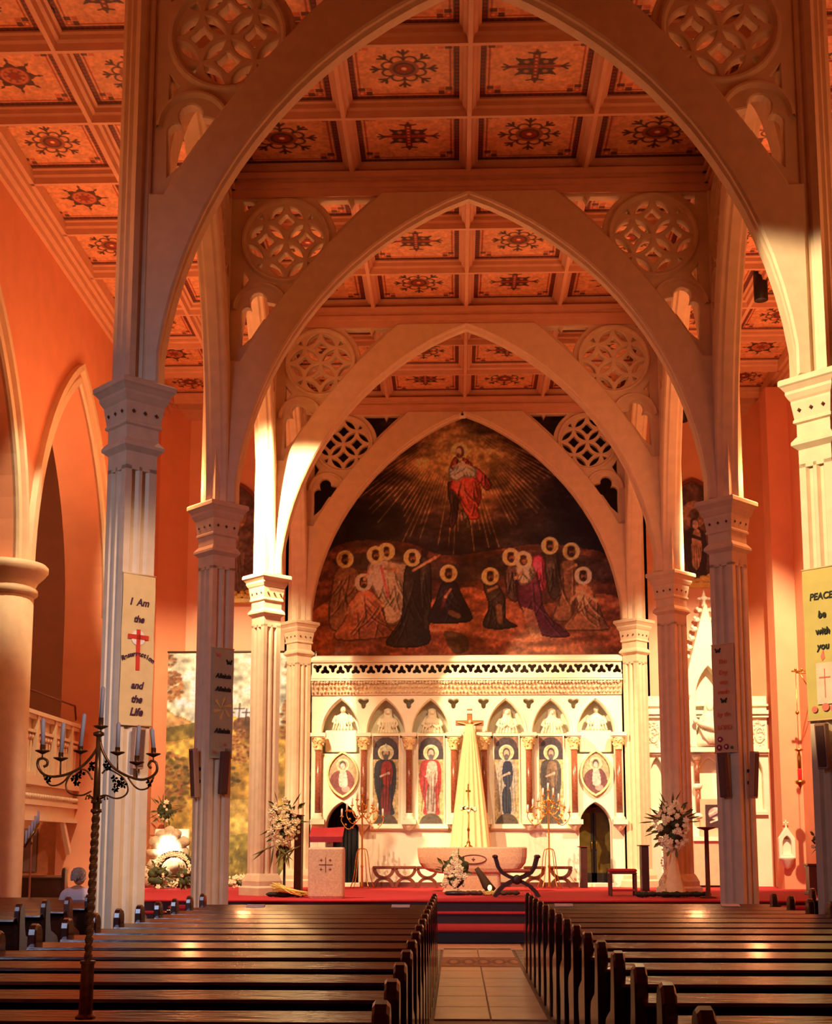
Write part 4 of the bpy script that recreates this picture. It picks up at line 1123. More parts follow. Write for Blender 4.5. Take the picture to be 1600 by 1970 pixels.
# centre arrangement
x,z = X(876,1676,28.6)
t = thing('flower_arrangement','cone of cream flowers on the carpet in front of the altar','flowers',(x,28.6,ZS))
spray(t,70,14,0,z-ZS,.40,.52,.25,61,cone=True,leafmat=LEAF); obj('stalk_top', MB().tube([(.05,0,.5),(.07,-.02,1.0)],.012,5), LEAF, t)
obj('dish', MB().lathe([(.2,0),(.25,.03),(.22,.08),(.1,.09)],n=14), MATS['black_iron'], t)
x,_ = X(925,1690,28.5)
m = MB().tube([(-.1,0,.58),(.02,0,.40),(.12,.0,.22),(.25,-.02,.08)],[.05,.08,.11,.1],7); r=random.Random(15)
for k in range(11): rock(m,(-.55+.13*k,-.05,.05),.09,r,.6)
tag(obj('driftwood', m, mat('driftwood',(72,44,26),.8,var=.4), None,(x,28.5,ZS)),'dark piece of driftwood leaning among moss beside the cream flower cone','wood')
x,_ = X(940,1700,28.1)
t = thing('nest_lamp','small glowing golden nest on the carpet before the altar','lamp',(x,28.1,ZS))
m = MB(); r=random.Random(3)
for k in range(40): a=r.uniform(0,2*PI); m.tube([(.12*math.cos(a),.1*math.sin(a),.03),(.14*math.cos(a+.8),.1*math.sin(a+.8),.08),(.09*math.cos(a+1.6),.08*math.sin(a+1.6),.05+r.random()*.06)],.006,4)
obj('nest', m, MATS['pale_straw'], t); obj('light_bulb', MB().sph((.02,0,.17),.045,8,6,sz=1.4), mat('warm_glow',(255,220,120),.5,emit=(255,214,110),estr=5), t)
# shrubs and wreath by the tomb
x,z = X(335,1668,33.0)
t = thing('flower_wreath','round wreath of cream flowers in front of the rock tomb','flowers',(x,33.0,ZS))
r=random.Random(21); core=MB()
for k in range(26):
    a=2*PI*k/26; o=bpy.data.objects.new('blossom',r.choice(BL)); link(o,t); o.location=(.42*math.cos(a),-.1,.48+.38*math.sin(a)); o.rotation_euler=(0,r.uniform(0,6),0); o.scale=(1.3,1.3,1.3)
core.tube([(.42*math.cos(2*PI*k/20),0,.48+.38*math.sin(2*PI*k/20)) for k in range(21)],.10,6); obj('leaf_ring', core, MATS['dark_moss'], t)
SH = [('low_shrub',355,1690,32.2,.34,.30,'dark bushy plant left of the second column, on the red platform'),('low_shrub',303,1700,32.6,.4,.34,'dark green mass of leaves beside the nearest left column'),
      ('low_shrub',398,1640,33.6,.36,.5,'leafy bush right of the rock tomb'),('low_shrub',462,1700,33.0,.42,.20,'row of cream flowers low against the garden backdrop'),('low_shrub',318,1560,34.2,.3,.35,'brown leafed bush above the rock tomb')]
for i,(nm,px,py,Y_,rx,rz,lb) in enumerate(SH):
    x,z = X(px,py,Y_); t = thing(nm,lb,'plant',(x,Y_,ZS),0,'plants of the garden scene')
    cz_ = max(z-ZS, rz*.9)
    spray(t, (3,4,10,26,6)[i], 30, 0, cz_, rx, rz, .25, 80+i, leafmat=LEAF)
    obj('stem', MB().tube([(0,.02,0),(0,.02,cz_)],.03,5), DRY, t)

# ---- arched paintings high on the back wall
def high_painting(px, hw, ya, yb, robe_c, cloak, seed, label, flip=1):
    Y_ = YB-.06; c = Canvas(px-hw,ya,px+hw,yb,1.4,(96,52,34)); c.noise(.35,14,seed); c.ell(px,ya+60,26,26,(190,110,56),.8,rin=.4)
    c.blob([(px-16,ya+92),(px+8,ya+84),(px+24,ya+110),(px+22,ya+170),(px+26,yb-14),(px-24,yb-10),(px-14,ya+170),(px-26,ya+130)],cloak)
    c.blob([(px-4,ya+96),(px+10,ya+92),(px+14,ya+130),(px+4,yb-24),(px-8,ya+150)],robe_c); c.line((px+14,ya+108),(px+34*flip,ya+92),7,cloak); c.ell(px,ya+78,9,12,(60,36,24)); c.ell(px+2,ya+80,6,9,(200,130,80))
    for k in range(8): c.line((px-14+4*k,ya+120),(px-20+6*k,yb-20),1.6,(50,28,18),.6)
    c.noise(.25,5,seed+1); neutral(c,.9)
    k_ = 1.0
    def mask(Xa,Ya):
        h=hw; r=h*1.25; top=ya+h*1.15
        return (Ya>top)|((np.hypot(Xa-(px+h-r),Ya-top)<r)&(np.hypot(Xa-(px-h+r),Ya-top)<r))
    o = panel('arched_painting', c, Y_, None, mask); tag(o,label,'painting',None)
    L = pointed(inv(px-hw,yb,Y_)[0],inv(px+hw,yb,Y_)[0],inv(px,ya+hw*1.15,Y_)[1],inv(px,ya,Y_)[1]+.05,inv(px,yb,Y_)[1]); ri=[]
    xc_=(L[0][0]+L[-1][0])/2; zc_=L[0][1]+1.2
    for (a,b) in L:
        nx,nz=a-xc_,b-zc_; l=math.hypot(nx,nz); nx/=l; nz/=l; ri.append([(a-nx*.02,Y_-.01,b-nz*.02),(a,Y_-.08,b),(a+nx*.10,Y_-.08,b+nz*.10),(a+nx*.12,YB,b+nz*.12)])
    obj('painting_frame', MB().loft(ri), mat('brown_frame',(120,62,36),.5), o)
    zb_=inv(px,yb,Y_)[1]
    m = MB(); m.bbox((L[-1][0]-.1,Y_-.15,zb_-.16),(L[0][0]+.1,YB,zb_-.04),.01)
    r=random.Random(seed)
    for k in range(22): rock(m,(r.uniform(L[-1][0],L[0][0]),Y_-.08,zb_+r.uniform(-.02,.16)),.09,r)
    obj('painting_base', m, mat('gilded_base',(226,196,110),.5,var=.2), o)
high_painting(446,46,936,1150,(150,88,50),(120,74,44),41,'arched painting of a robed figure high on the wall behind the second left column')
high_painting(1336,42,930,1120,(196,120,66),(44,26,20),42,'dark arched painting high on the wall above the white side altar',-1)

# ---- white side altar on the right
YS = 34.9
def Q(px,py): return inv(px,py,YS)
sa = thing('side_altar','white side altar with a tall crocketed gable, right of the altar screen','altar',(0,0,0))
def bx(x0,y0,x1,y1,d0,d1,m): a=Q(x0,y1); b=Q(x1,y0); m.box((a[0],YS-d1,a[1]),(b[0],YS-d0,b[1])); return m
xl,zt1 = Q(1241,1378); xr2,_ = Q(1473,1378)
lowh = []
for i,(a,b) in enumerate(((1250,1276),(1284,1310),(1412,1436),(1442,1466))): lowh.append(pointed(Q(a,1500)[0],Q(b,1500)[0],Q(a,1490)[1],Q(a,1456)[1],Q(a,1558)[1],8))
lowh.append(pointed(Q(1342,1500)[0],Q(1386,1500)[0],Q(1342,1490)[1],Q(1342,1458)[1],Q(1342,1540)[1],8))
me = plate([(xl,ZS),(xr2,ZS),(xr2,zt1),(xl,zt1)], lowh, .2, bev=.012, at=YS); me.materials.append(WHITE); obj('retable', me, None, sa)
m = MB(); m.box((xl,YS+.1,ZS),(xr2,YB-.01,zt1)); obj('retable_core', m, WHITE, sa)
for (y0,y1,d) in ((1368,1376,.26),(1376,1382,.2),(1442,1449,.24),(1449,1453,.18),(1562,1568,.2),(1356,1360,.2)): obj('moulding', bx(1239,y0,1475,y1,-.1,d,MB()), WHITE, sa)
obj('parapet_block', bx(1242,1340,1305,1368,-.1,.12,MB()), WHITE, sa); obj('parapet_block', bx(1412,1340,1471,1368,-.1,.12,MB()), WHITE, sa)
rl = MB(); r=random.Random(19)
for (a,b) in ((1246,1305),(1412,1468)):
    for k in range(80):
        x,z=Q(r.uniform(a,b),r.uniform(1388,1438)); s_=r.uniform(.03,.07); rl.add([(x-s_,YS-.1,z),(x,YS-.1,z-s_),(x+s_,YS-.1,z),(x,YS-.1,z+s_),(x,YS-.1-s_,z)],[(0,1,4),(1,2,4),(2,3,4),(3,0,4)])
    for k in range(3):
        cx_=a+(b-a)*(k+.5)/3; L=[]
        for j in range(14): an=2*PI*j/13; x,z=Q(cx_+8*math.cos(an),1415+14*math.sin(an)); L.append((x,YS-.12,z))
        rl.tube(L,.025,5)
tag(obj('carved_relief', rl, WHITE, sa), kind='stuff')
# gable
ga = Q(1352,1168); gl = Q(1306,1346); gr = Q(1398,1346); nich = pointed(Q(1335,1400)[0],Q(1386,1400)[0],Q(1335,1345)[1],Q(1335,1284)[1],Q(1335,1440)[1],10)
me = plate([(gl[0],Q(0,1442)[1]),(gr[0],Q(0,1442)[1]),(gr[0],gr[1]),(ga[0]+.04,ga[1]),(ga[0]-.04,ga[1]),(gl[0],gl[1])], [nich], .45, bev=.015, at=YS-.12); me.materials.append(WHITE); obj('gable', me, None, sa)
obj('niche_back', MB().box((gl[0]+.1,YS+.05,Q(0,1442)[1]),(gr[0]-.1,YS+.1,Q(0,1280)[1])), WHITE, sa)
ck = MB()
for s_,e in ((-1,gl),(1,gr)):
    for k in range(10):
        u=(k+.5)/10; x=ga[0]+(e[0]-ga[0])*u+s_*.09; z=ga[1]+(e[1]-ga[1])*u
        crock = MB(); crock.sph((x,YS-.2,z),.07,6,4); crock.sph((x+s_*.07,YS-.2,z+.05),.05,6,4); crock.sph((x+s_*.04,YS-.26,z-.03),.045,6,4); obj('crocket', crock, WHITE, sa)
obj('finial', MB().lathe([(.05,0),(.09,.06),(.05,.12),(.04,.2),(.14,.26),(.05,.32),(.03,.42),(.005,.5)],o=(ga[0],YS-.15,ga[1]-.05),n=8).bbox((ga[0]-.18,YS-.2,ga[1]+.16),(ga[0]+.18,YS-.12,ga[1]+.24),.03), WHITE, sa)
for px in (1316,1396):
    x,zb_=Q(px,1440); _,zt_=Q(px,1342); cl=obj('niche_column', MB().lathe([(.06,zb_+.1),(.06,zt_-.12)],o=(x,YS-.42,0),n=10), MARBLE, sa)
    obj('column_cap', MB().lathe([(.06,zt_-.14),(.11,zt_-.05),(.13,zt_),(.13,zt_+.06)],o=(x,YS-.42,0),n=8), WHITE, cl); obj('column_foot', MB().lathe([(.12,zb_),(.12,zb_+.06),(.07,zb_+.12)],o=(x,YS-.42,0),n=8), WHITE, cl)
obj('moulding', bx(1304,1440,1402,1449,-.1,.5,MB()), WHITE, sa)
# lower altar: block, mensa, framed picture
obj('altar_block', bx(1330,1618,1400,1702,-.1,.55,MB()), mat('pink_stone',(220,166,136),.6,var=.08), sa); obj('mensa', bx(1322,1610,1408,1618,-.1,.62,MB()), WHITE, sa)
obj('tabernacle_frame', bx(1344,1538,1398,1610,-.1,.3,MB()), MATS['pink_stone'], sa)
c = Canvas(1356,1548,1398,1592,1.2,(60,24,22)); c.ell(1378,1565,16,12,(220,180,170),.9); c.line((1366,1574),(1394,1560),4,(90,40,60)); c.line((1364,1566),(1392,1552),3,(250,220,210)); c.line((1366,1582),(1394,1572),3,(250,210,200)); c.noise(.3,4,3); panel('altar_picture', c, YS-.32, sa)
for (px,ya_,yb_) in ((1338,1462,1510),(1341,1518,1566)):
    x,zb_=Q(px,yb_); _,zt_=Q(px,ya_); cl=obj('colonnette', MB().lathe([(.07,zb_),(.07,zt_)],o=(x,YS-.22,0),n=10), MARBLE, sa); obj('colonnette_base', MB().lathe([(.12,zb_-.1),(.12,zb_-.04),(.08,zb_+.02)],o=(x,YS-.22,0),n=10), WHITE, cl); obj('colonnette_cap', MB().lathe([(.08,zt_-.02),(.12,zt_+.06),(.12,zt_+.12)],o=(x,YS-.22,0),n=10), WHITE, cl)
# seated group in the niche
x,z = Q(1361,1438)
pt = thing('seated_statue','white statue of a veiled seated woman in the niche of the side altar','statue',(x,YS-.28,z))
m = MB(); m.lathe([(.02,0),(.36,.0),(.38,.12),(.34,.3),(.25,.48),(.18,.6),(.2,.75),(.17,.86),(.07,.93)],n=16,sy=.7)
for k in range(9): m.tube([(-.28+.05*k,-.2,.5-.01*k),(-.2+.05*k,-.30,.28),(-.05+.03*k,-.28,.06)],[.02,.03,.02],5)
m.tube([(.17,0,.78),(.24,-.15,.6),(.05,-.28,.55)],[.07,.06,.04],7); m.tube([(-.17,0,.78),(-.26,-.15,.62),(-.1,-.3,.5)],[.07,.06,.04],7); obj('robed_body', m, WHITE, pt)
obj('head', MB().sph((.02,-.04,1.03),.10,10,8,sz=1.2), WHITE, pt); obj('veil', MB().lathe([(.02,1.18),(.12,1.13),(.15,1.0),(.17,.85),(.2,.75)],n=12,sy=.8,o=(.02,.03,0)), WHITE, pt)
obj('held_figure', MB().tube([(-.34,-.22,.60),(-.2,-.30,.56),(.0,-.33,.50),(.2,-.3,.40),(.28,-.27,.2),(.24,-.28,.05)],[.05,.08,.09,.07,.05,.03],8).sph((-.38,-.22,.66),.08,8,6), WHITE, pt)
# ---- wall shrine and hanging lamp on the right
x0,z0 = inv(1514,1672,32.9); z1 = inv(1514,1590,32.9)[1]
t = thing('wall_shrine','small white gabled stoup fixed to the right aisle wall','shrine',(x0,32.92,z0),0)
h = z1-z0
obj('niche_frame', (lambda me:(me.materials.append(WHITE),me)[1])(plate([(-.2,.25),(.2,.25),(.2,h*.72),(0,h),(-.2,h*.72)],[pointed(-.11,.11,h*.6,h*.78,.36,6)],.14,bev=.01,at=-.05)), None, t)
obj('basin', MB().lathe([(.02,0),(.10,.05),(.17,.22),(.21,.26),(.21,.30),(.17,.31)],n=12,sy=.7,o=(0,-.06,0)), WHITE, t); obj('back_plate', MB().box((-.18,-.005,.2),(.18,.02,h*.7)), WHITE, t)
obj('cross_finial', MB().bbox((-.015,-.06,h-.02),(.015,-.03,h+.16),.004).bbox((-.07,-.06,h+.08),(.07,-.03,h+.11),.004), WHITE, t)
yl=31.4; xl_,zt_=inv(1530,1296,yl)
t = thing('sanctuary_lamp','hanging brass lamp with a red glass, on a bracket from the right aisle wall','lamp',(xl_,yl,0))
Z = lambda py: inv(1530,py,yl)[1]
obj('bracket', MB().tube([(XW-xl_,.0,Z(1294)),(0,0,Z(1294))],.02,6).tube([(XW-xl_,.0,Z(1345)),(.2,0,Z(1310)),(.1,0,Z(1294))],.016,6).bbox((-.1,-.02,Z(1293)),(.3,.02,Z(1290)),.004).sph((0,0,Z(1288)),.035).sph((.15,0,Z(1288)),.03), BRASS, t)
obj('chain', MB().tube([(0,0,Z(1296)),(0,0,Z(1440))],.008,5).sph((0,0,Z(1371)),.05,8,6), BRASS, t)
obj('lamp_ring', MB().lathe([(.02,Z(1440)),(.1,Z(1441)),(.1,Z(1444)),(.02,Z(1446)),(.05,Z(1456)),(.05,Z(1478)),(.03,Z(1479))],n=12), BRASS, t)
obj('red_glass', MB().lathe([(.03,Z(1478)),(.055,Z(1480)),(.05,Z(1500)),(.03,Z(1501))],n=10), mat('ruby_glass',(190,20,24),.15,emit=(255,40,30),estr=.6), t)
obj('lamp_bowl', MB().lathe([(.03,Z(1500)),(.12,Z(1502)),(.13,Z(1506)),(.05,Z(1511)),(.02,Z(1516)),(.01,Z(1520))],n=12), BRASS, t)
# ---- gallery of the left aisle
gal = thing('gallery_front','cream arcaded gallery parapet behind the left aisle arch','balustrade',(0,0,0))
XG=-8.95; g0,g1=24.0,29.5; zt_,zb_=4.42,3.0
CRM = CREAM
m = MB()
for (z0,z1,d) in ((4.34,4.42,.16),(4.26,4.34,.10),(3.98,4.04,.10),(3.1,3.18,.10),(2.92,3.1,.14)): m.box((XG,g0,z0),(XG+d,g1,z1))
obj('rails', m, CRM, gal); obj('panel_back', MB().box((XG-.1,g0,2.6),(XG+.0,g1,4.3)), CRM, gal)
y=g0+.1; k=0
br = MB().bbox((-.005,-.035,3.16),(.05,.035,3.82),.008).mesh('baluster'); hd = MB().lathe([(.02,0),(.06,.03),(.07,.07),(.05,.11),(.02,.13)],n=8).mesh('baluster_head')
while y < g1-.1:
    if k%7==6: obj('gallery_pier', MB().bbox((0,-.06,3.1),(.13,.06,4.36),.01), CRM, gal, (XG,y,0))
    else:
        b=obj('baluster', br, CRM, gal, (XG,y,0)); obj('baluster_head', hd, CRM, b, (.03,0,3.83))
    y+=.17; k+=1
m=MB()
for (z0,z1,d) in ((2.52,2.62,.12),(2.3,2.52,.05),(2.2,2.3,.12)): m.box((XG,g0,z0),(XG+d,g1,z1))
obj('entablature', m, CRM, gal)
r=random.Random(6); cr=MB(); y=g0+.1
while y<g1: cr.sph((XG+.1,y,2.70),.055,6,4); y+=.16
tag(obj('cresting', cr, CRM, gal), kind='stuff')
obj('gallery_floor', MB().box((-13.1,g0,2.3),(XG-.1,g1,2.6)), CRM, gal)
obj('gallery_handrail', MB().tube([(XG,g0,4.85),(XG,g1-.3,4.85),(XG+.0,g1-.15,4.42)],.02,6).tube([(XG,26,4.4),(XG,26,4.85)],.015,5), mat('brown_iron',(110,54,34),.5), gal)
for y in (24.35,):
    obj('gallery_post', MB().lathe([(.09,0),(.09,.1),(.06,.16),(.06,2.0),(.11,2.1),(.11,2.2)],o=(XG+.05,y,0),n=10), CRM, gal)
m = MB().loft([[(XG+.02,28.3,2.25),(XG+.02,28.45,2.25),(XG+.10,28.45,2.25),(XG+.10,28.3,2.25)],[(XG-.0,28.9,1.5),(XG-.0,29.0,1.6),(XG+.1,29.0,1.6),(XG+.1,28.9,1.5)]]); obj('bracket', m, CRM, gal)
struct('wall_under_gallery', MB().box((-12.2,30.2,0),(-8.9,30.4,2.6)), mat('orange_paint',(226,140,88),.8))
WU = bpy.data.objects['wall_under_gallery']
obj('recess_frame', MB().box((-11.0,30.12,1.1),(-10.0,30.2,2.1)), mat('grey_recess',(150,110,96),.7), WU)
# ---- slim pendant spotlights
for (px,py,X_,lb) in ((345,577,-6.4,'black cylindrical pendant lamp above the left aisle, behind the nearest left column'),(1493,578,6.4,'black cylindrical pendant lamp at upper right, beside the bright right arch'),
                 (1328,811,5.65,'smallest black pendant lamp, far right aisle between the second and third columns'),(14,22,-6.4,'pale bottomed pendant lamp in the upper left corner')):
    Y_ = 2500*(X_+.257)/(px-879); xx,zz_=inv(px,py,Y_)
    t = thing('pendant_lamp', lb, 'lamp', (X_,Y_,zz_), 0, 'black cylinder pendants')
    top = ZP-.02-zz_
    obj('lamp_body', MB().lathe([(.13,0),(.15,.01),(.15,.62),(.13,.66),(.02,.68)],n=20), BLACK, t); obj('lamp_lens', MB().lathe([(.001,.012),(.128,.012)],n=20), SHADEW, t)
    obj('lamp_rod', MB().tube([(0,0,.66),(0,0,max(.7,top))],.02,6), BLACK, t); 
    spot('pendant_light',(X_,Y_,zz_-.03),(X_,Y_,0),60,80,.6,.1,WARM)
# small white camera at the mural apex
x,z=inv(889,806,34.3)
t = thing('security_camera','tiny white camera box at the very apex of the mural arch','camera',(x,34.05,z)); obj('camera_body', MB().bbox((-.1,-.12,-.06),(.1,.06,.06),.015), WHITE, t); obj('camera_lens', MB().lathe([(.03,0),(.035,.03)],n=10,o=(0,0,0)).xform(Matrix.Translation((0,-.12,0))@Matrix.Rotation(PI/2,4,'X')), BLACK, t)
obj('camera_arm', MB().bbox((-.02,.0,.05),(.02,.24,.12),.004), BLACK, t)
# ---- banners
def banner(side, k, ztop, zbot, wd, cloth, label):
    cx_ = side*W2; cy_=YC[k]; n = Vector((-side,-1,0)).normalized(); d=.325/math.sqrt(2)+.035
    t = thing('banner', label, 'banner', (cx_+n.x*d, cy_+n.y*d, zbot), -side*PI/4, 'banners on the columns')
    H = ztop-zbot; m=MB(); nn=10; ri=[]
    for i in range(nn+1):
        z=H*i/nn; y=.008*math.sin(i*1.3); ri.append([(-wd/2,y-.004,z),(wd/2,y-.004,z),(wd/2,y+.004,z),(-wd/2,y+.004,z)])
    obj('banner_cloth', m.loft(ri), cloth, t)
    for z in (0,H): obj('banner_rod', MB().tube([(-wd/2-.01,.0,z),(wd/2+.01,.0,z)],.011,6), mat('pale_rod',(220,180,130),.5), t)
    return t,H
INK = mat('purple_ink',(70,30,52),.8); REDC = mat('red_felt',(206,56,28),.85); INKG = mat('dark_green_ink',(34,36,28),.8); ORI = mat('orange_ink',(226,110,60),.8); YEL = mat('yellow_felt',(226,196,110),.8); GOLDC = mat('gold_banner_cloth',(224,190,128),.85,var=.06,bump=.15,bscale=150); GRNC = mat('sage_banner_cloth',(178,170,130),.85,var=.06); PNK=mat('pink_felt',(214,110,90),.85); WHF=mat('white_felt',(240,225,205),.85)
def T(t,s_,size,m_,x,z,xs=.95,shear=.25): return text('lettering',s_,size,m_,t,(x,-.016,z),(PI/2,0,0),shear,.003,'CENTER',xs)
def flat(t,nm,polys,m_,y=-.014):
    m=MB()
    for p in polys: m.prism(p,y-.003,y+.003,'y')
    return obj(nm,m,m_,t)
def disc(cx,cz,r,n=14,sx=1): return [(cx+r*sx*math.cos(2*PI*k/n),cz+r*math.sin(2*PI*k/n)) for k in range(n)]
def zof(px,py,k): return inv(px,py,YC[k]-.2)[1]
t,H = banner(-1,0,zof(258,1105,0),zof(255,1395,0),.47,GOLDC,'gold banner reading I Am the Resurrection and the Life, on the nearest left column')
for s_,f,sz in (('I  Am',.80,.13),('the',.69,.12),('and',.25,.125),('the',.16,.125),('Life',.075,.135)): T(t,s_,sz,INK,0,H*f-.02)
flat(t,'halo_disc',[disc(0,H*.575,.10)],WHF,-.012); flat(t,'red_cross',[[(-.028,H*.36),(.028,H*.36),(.028,H*.63),(-.028,H*.63)],[(-.15,H*.565),(.15,H*.565),(.15,H*.595),(-.15,H*.595)]],REDC,-.017)
W_='Resurrection'
for i,ch in enumerate(W_):
    u=(i-5.5)/5.5; o=T(t,ch,.085,INK,u*.205,H*.455-.07*u*u,1,.1); o.rotation_euler=(PI/2,u*.35,0); o.location.y=-.024
t,H = banner(-1,1,zof(430,1247,1),zof(428,1458,1),.44,GRNC,'pale green banner with three alleluias and a yellow lily, on the second left column')
for f in (.74,.62,.24): T(t,'Alleluia',.115,INKG,0,H*f-.03)
flat(t,'lily',[[(0+.03*math.cos(a+1.57),H*.45+.03*math.sin(a+1.57)),(.18*math.cos(a)+.03*math.cos(a+1.57),H*.45+.18*math.sin(a)+.03*math.sin(a+1.57)),(.21*math.cos(a),H*.45+.21*math.sin(a)),(.18*math.cos(a)-.03*math.cos(a+1.57),H*.45+.18*math.sin(a)-.03*math.sin(a+1.57))] for a in [2*PI*k/6+.3 for k in range(6)]],YEL)
def butterfly(t,cx,cz,s_,m_): flat(t,'butterfly',[[(cx+u*s_*(.12+.95*q[0]),cz+s_*q[1]) for q in ((0,0),(.35,.55),(.8,.95),(1.05,.85),(1.0,.4),(.7,.05),(.8,-.25),(.6,-.6),(.3,-.55),(.05,-.2))] for u in (-1,1)]+[[(cx-.1*s_,cz-.5*s_),(cx+.1*s_,cz-.5*s_),(cx+.08*s_,cz+.6*s_),(cx-.08*s_,cz+.6*s_)]],m_)
butterfly(t,-.11,H*.93,.045,PNK); butterfly(t,.12,H*.87,.06,INKG)
flat(t,'grass_blades',[[(x,H*.02),(x+.012,H*.02),(x+.006,H*.09)] for x in (.07,.1,.13,.16)],INKG); flat(t,'small_flower',[disc(-.16,H*.05,.025),disc(.06,H*.12,.022),disc(-.13,H*.045,.02)],PNK)
t,H = banner(1,1,zof(1400,1239,1),zof(1402,1447,1),.44,mat('peach_banner_cloth',(214,164,118),.85,var=.05),'peach banner with orange words and two butterflies, on the second right column')
for s_,f in (('This',.83),('Day',.73),('was',.64),('made',.55),('by the',.34),('LORD',.22)): T(t,s_,.105,ORI,0,H*f-.02,1,.1)
butterfly(t,-.09,H*.94,.055,INKG); butterfly(t,0,H*.47,.06,INKG)
flat(t,'red_flower',[disc(-.1,H*.12,.05,8),disc(-.12,H*.045,.055,8),disc(.02,H*.05,.05,8)],mat('crimson_felt',(150,30,50),.85)); flat(t,'flower_centre',[disc(-.1,H*.12,.018),disc(-.12,H*.045,.018),disc(.02,H*.05,.018)],WHF,-.019); flat(t,'small_leaf',[disc(.13,H*.04,.03,6)],mat('felt_green',(80,100,40),.85))
t,H = banner(1,0,zof(1580,1092,0),zof(1585,1384,0),.47,mat('olive_banner_cloth',(190,172,96),.85,var=.06),'olive banner reading peace be with you, on the column at the right edge')
for s_,f in (('PEACE',.80),('be',.68),('with',.57),('you',.47)): T(t,s_,.12,INKG,.02,H*f-.02,.92,.15)
flat(t,'candle_picture',[[(-.09,H*.1),(.13,H*.1),(.13,H*.37),(-.09,H*.37)]],mat('pale_pink_felt',(222,190,160),.85),-.012); flat(t,'flame',[[(0,H*.38),(.04,H*.40),(.02,H*.46),(-.02,H*.41)]],PNK); flat(t,'pink_cross',[[(.02,H*.14),(.03,H*.14),(.03,H*.33),(.02,H*.33)],[(-.05,H*.27),(.1,H*.27),(.1,H*.278),(-.05,H*.278)]],PNK,-.018)
flat(t,'small_flower',[disc(-.13,H*.07,.04),disc(.02,H*.08,.05),disc(.12,H*.07,.04)],PNK,-.018)
# ---- column loudspeakers
SPK = mat('loudspeaker_grey',(176,130,100),.5); SPG = mat('loudspeaker_grille',(100,62,46),.7,var=.3,scale=90)
def speaker(side,k,face,px,y0,y1,label,dark=False):
    # face: +1 inner face, -1 outer face of the shaft
    n = Vector((-side*face,-1,0)).normalized(); d=.325/math.sqrt(2)+.10; zt_=zof(px,y0,k); zb_=zof(px,y1,k); H=zt_-zb_
    t = thing('wall_loudspeaker',label,'speaker',(side*W2+n.x*d,YC[k]+n.y*d,zb_),-side*face*PI/4,'slim loudspeakers on the columns')
    m=MB().bbox((-.075,-.05,0),(.075,.05,H),.01); R_=Matrix.Rotation(.075,4,'X'); m.xform(R_); obj('case', m, SPG if dark else SPK, t)
    g=MB().bbox((-.055,-.06,.03),(.055,-.048,H-.03),.004); g.xform(R_); obj('grille', g, SPG, t)
    obj('wall_bracket', MB().bbox((-.02,-.01,H*.55),(.02,.09,H*.62),.004).bbox((-.02,-.01,H*.3),(.02,.09,H*.37),.004), BLACK, t)
speaker(-1,0,1,250,1400,1480,'slim speaker under the gold resurrection banner, behind the candlestick')
speaker(-1,1,-1,378,1440,1535,'pale slim speaker on the left side of the second left column')
speaker(-1,1,1,425,1446,1528,'brown slim speaker under the alleluia banner',True)
speaker(1,1,1,1410,1448,1534,'brown slim speaker under the peach butterfly banner',True)
speaker(1,1,-1,1450,1446,1536,'grey slim speaker on the outer side of the second right column')
speaker(1,0,1,1590,1392,1480,'slim speaker under the olive peace banner')

# ================================================================== PEWS
def end_profile():
    L=[(.0,0),(.48,0),(.48,.08),(.43,.2),(.42,.36),(.47,.46),(.47,.56),(.42,.62),(.30,.66),(.16,.70),(.12,.80),(.10,.92)]
    for k in range(7): a=PI*k/6; L.append((.02+.085*math.cos(a),.97+.085*math.sin(a)))
    L += [(-.07,.85),(-.05,.5),(-.02,.2)]
    return L
def pew(x0,x1,name='pew'):
    t = thing(name,'','pew'); L=x1-x0; h=L/2
    for s_ in (-1,1):
        m = MB(); pr=end_profile(); k=.035; a,b=(s_*h-k,s_*h+k)
        pin=[(.2+(p[0]-.2)*.93,.5+(p[1]-.5)*.97) for p in pr]
        pin2=[(p[0],max(0,p[1])) for p in pin]
        m.loft([[(a,y,z) for y,z in pin2],[(a+.012,y,z) for y,z in pr],[(b-.012,y,z) for y,z in pr],[(b,y,z) for y,z in pin2]])
        obj('pew_end', m, DARKWOOD, t)
    m=MB().loft([[(xx,.02,.36),(xx,.05,.36),(xx,-.01,.885),(xx,-.04,.885)] for xx in (-h,h)]); obj('backrest', m, DARKWOOD, t)
    m=MB().loft([[(xx,-.165,.862),(xx,-.16,.880),(xx,-.02,.912),(xx,.0,.90),(xx,-.02,.886)] for xx in (-h,h)]); obj('book_ledge', m, PEWTOP, t)
    m=MB().loft([[(xx,.03,.42),(xx,.03,.45),(xx,.43,.465),(xx,.44,.45),(xx,.43,.425)] for xx in (-h,h)]); obj('seat', m, DARKWOOD, t)
    m=MB().bbox((-h,-.30,.0),(h,-.26,.16),.008).bbox((-h,-.40,.15),(h,-.24,.19),.008); obj('kneeler', m, DARKWOOD, t)
    return t
PEWTOP = mat('worn_pew_top',(76,34,24),.22,var=.5,scale=5,coat=.4,stretch=(.6,5,5),bump=.25,bscale=9)
def block(x0,x1,ys,label,group,z=0):
    first=None
    for i,y in enumerate(ys):
        if first is None: first = pew(x0,x1); t=first
        else: t = dup(first)
        t.location=((x0+x1)/2,y,z); t['label']=label(i,len(ys)); t['group']=group
ORD=['first','second','third','fourth','fifth','sixth','seventh','eighth','ninth','tenth','eleventh','twelfth','thirteenth','fourteenth','fifteenth','sixteenth']
def lb(side):
    def f(i,n):
        if i==0: return 'dark varnished pew nearest the camera, %s of the central aisle'%side
        if i==n-1: return 'dark varnished pew in front of the altar steps, %s of the central aisle'%side
        return 'dark varnished pew, %s from the camera on the %s of the central aisle'%(ORD[i],side)
    return f
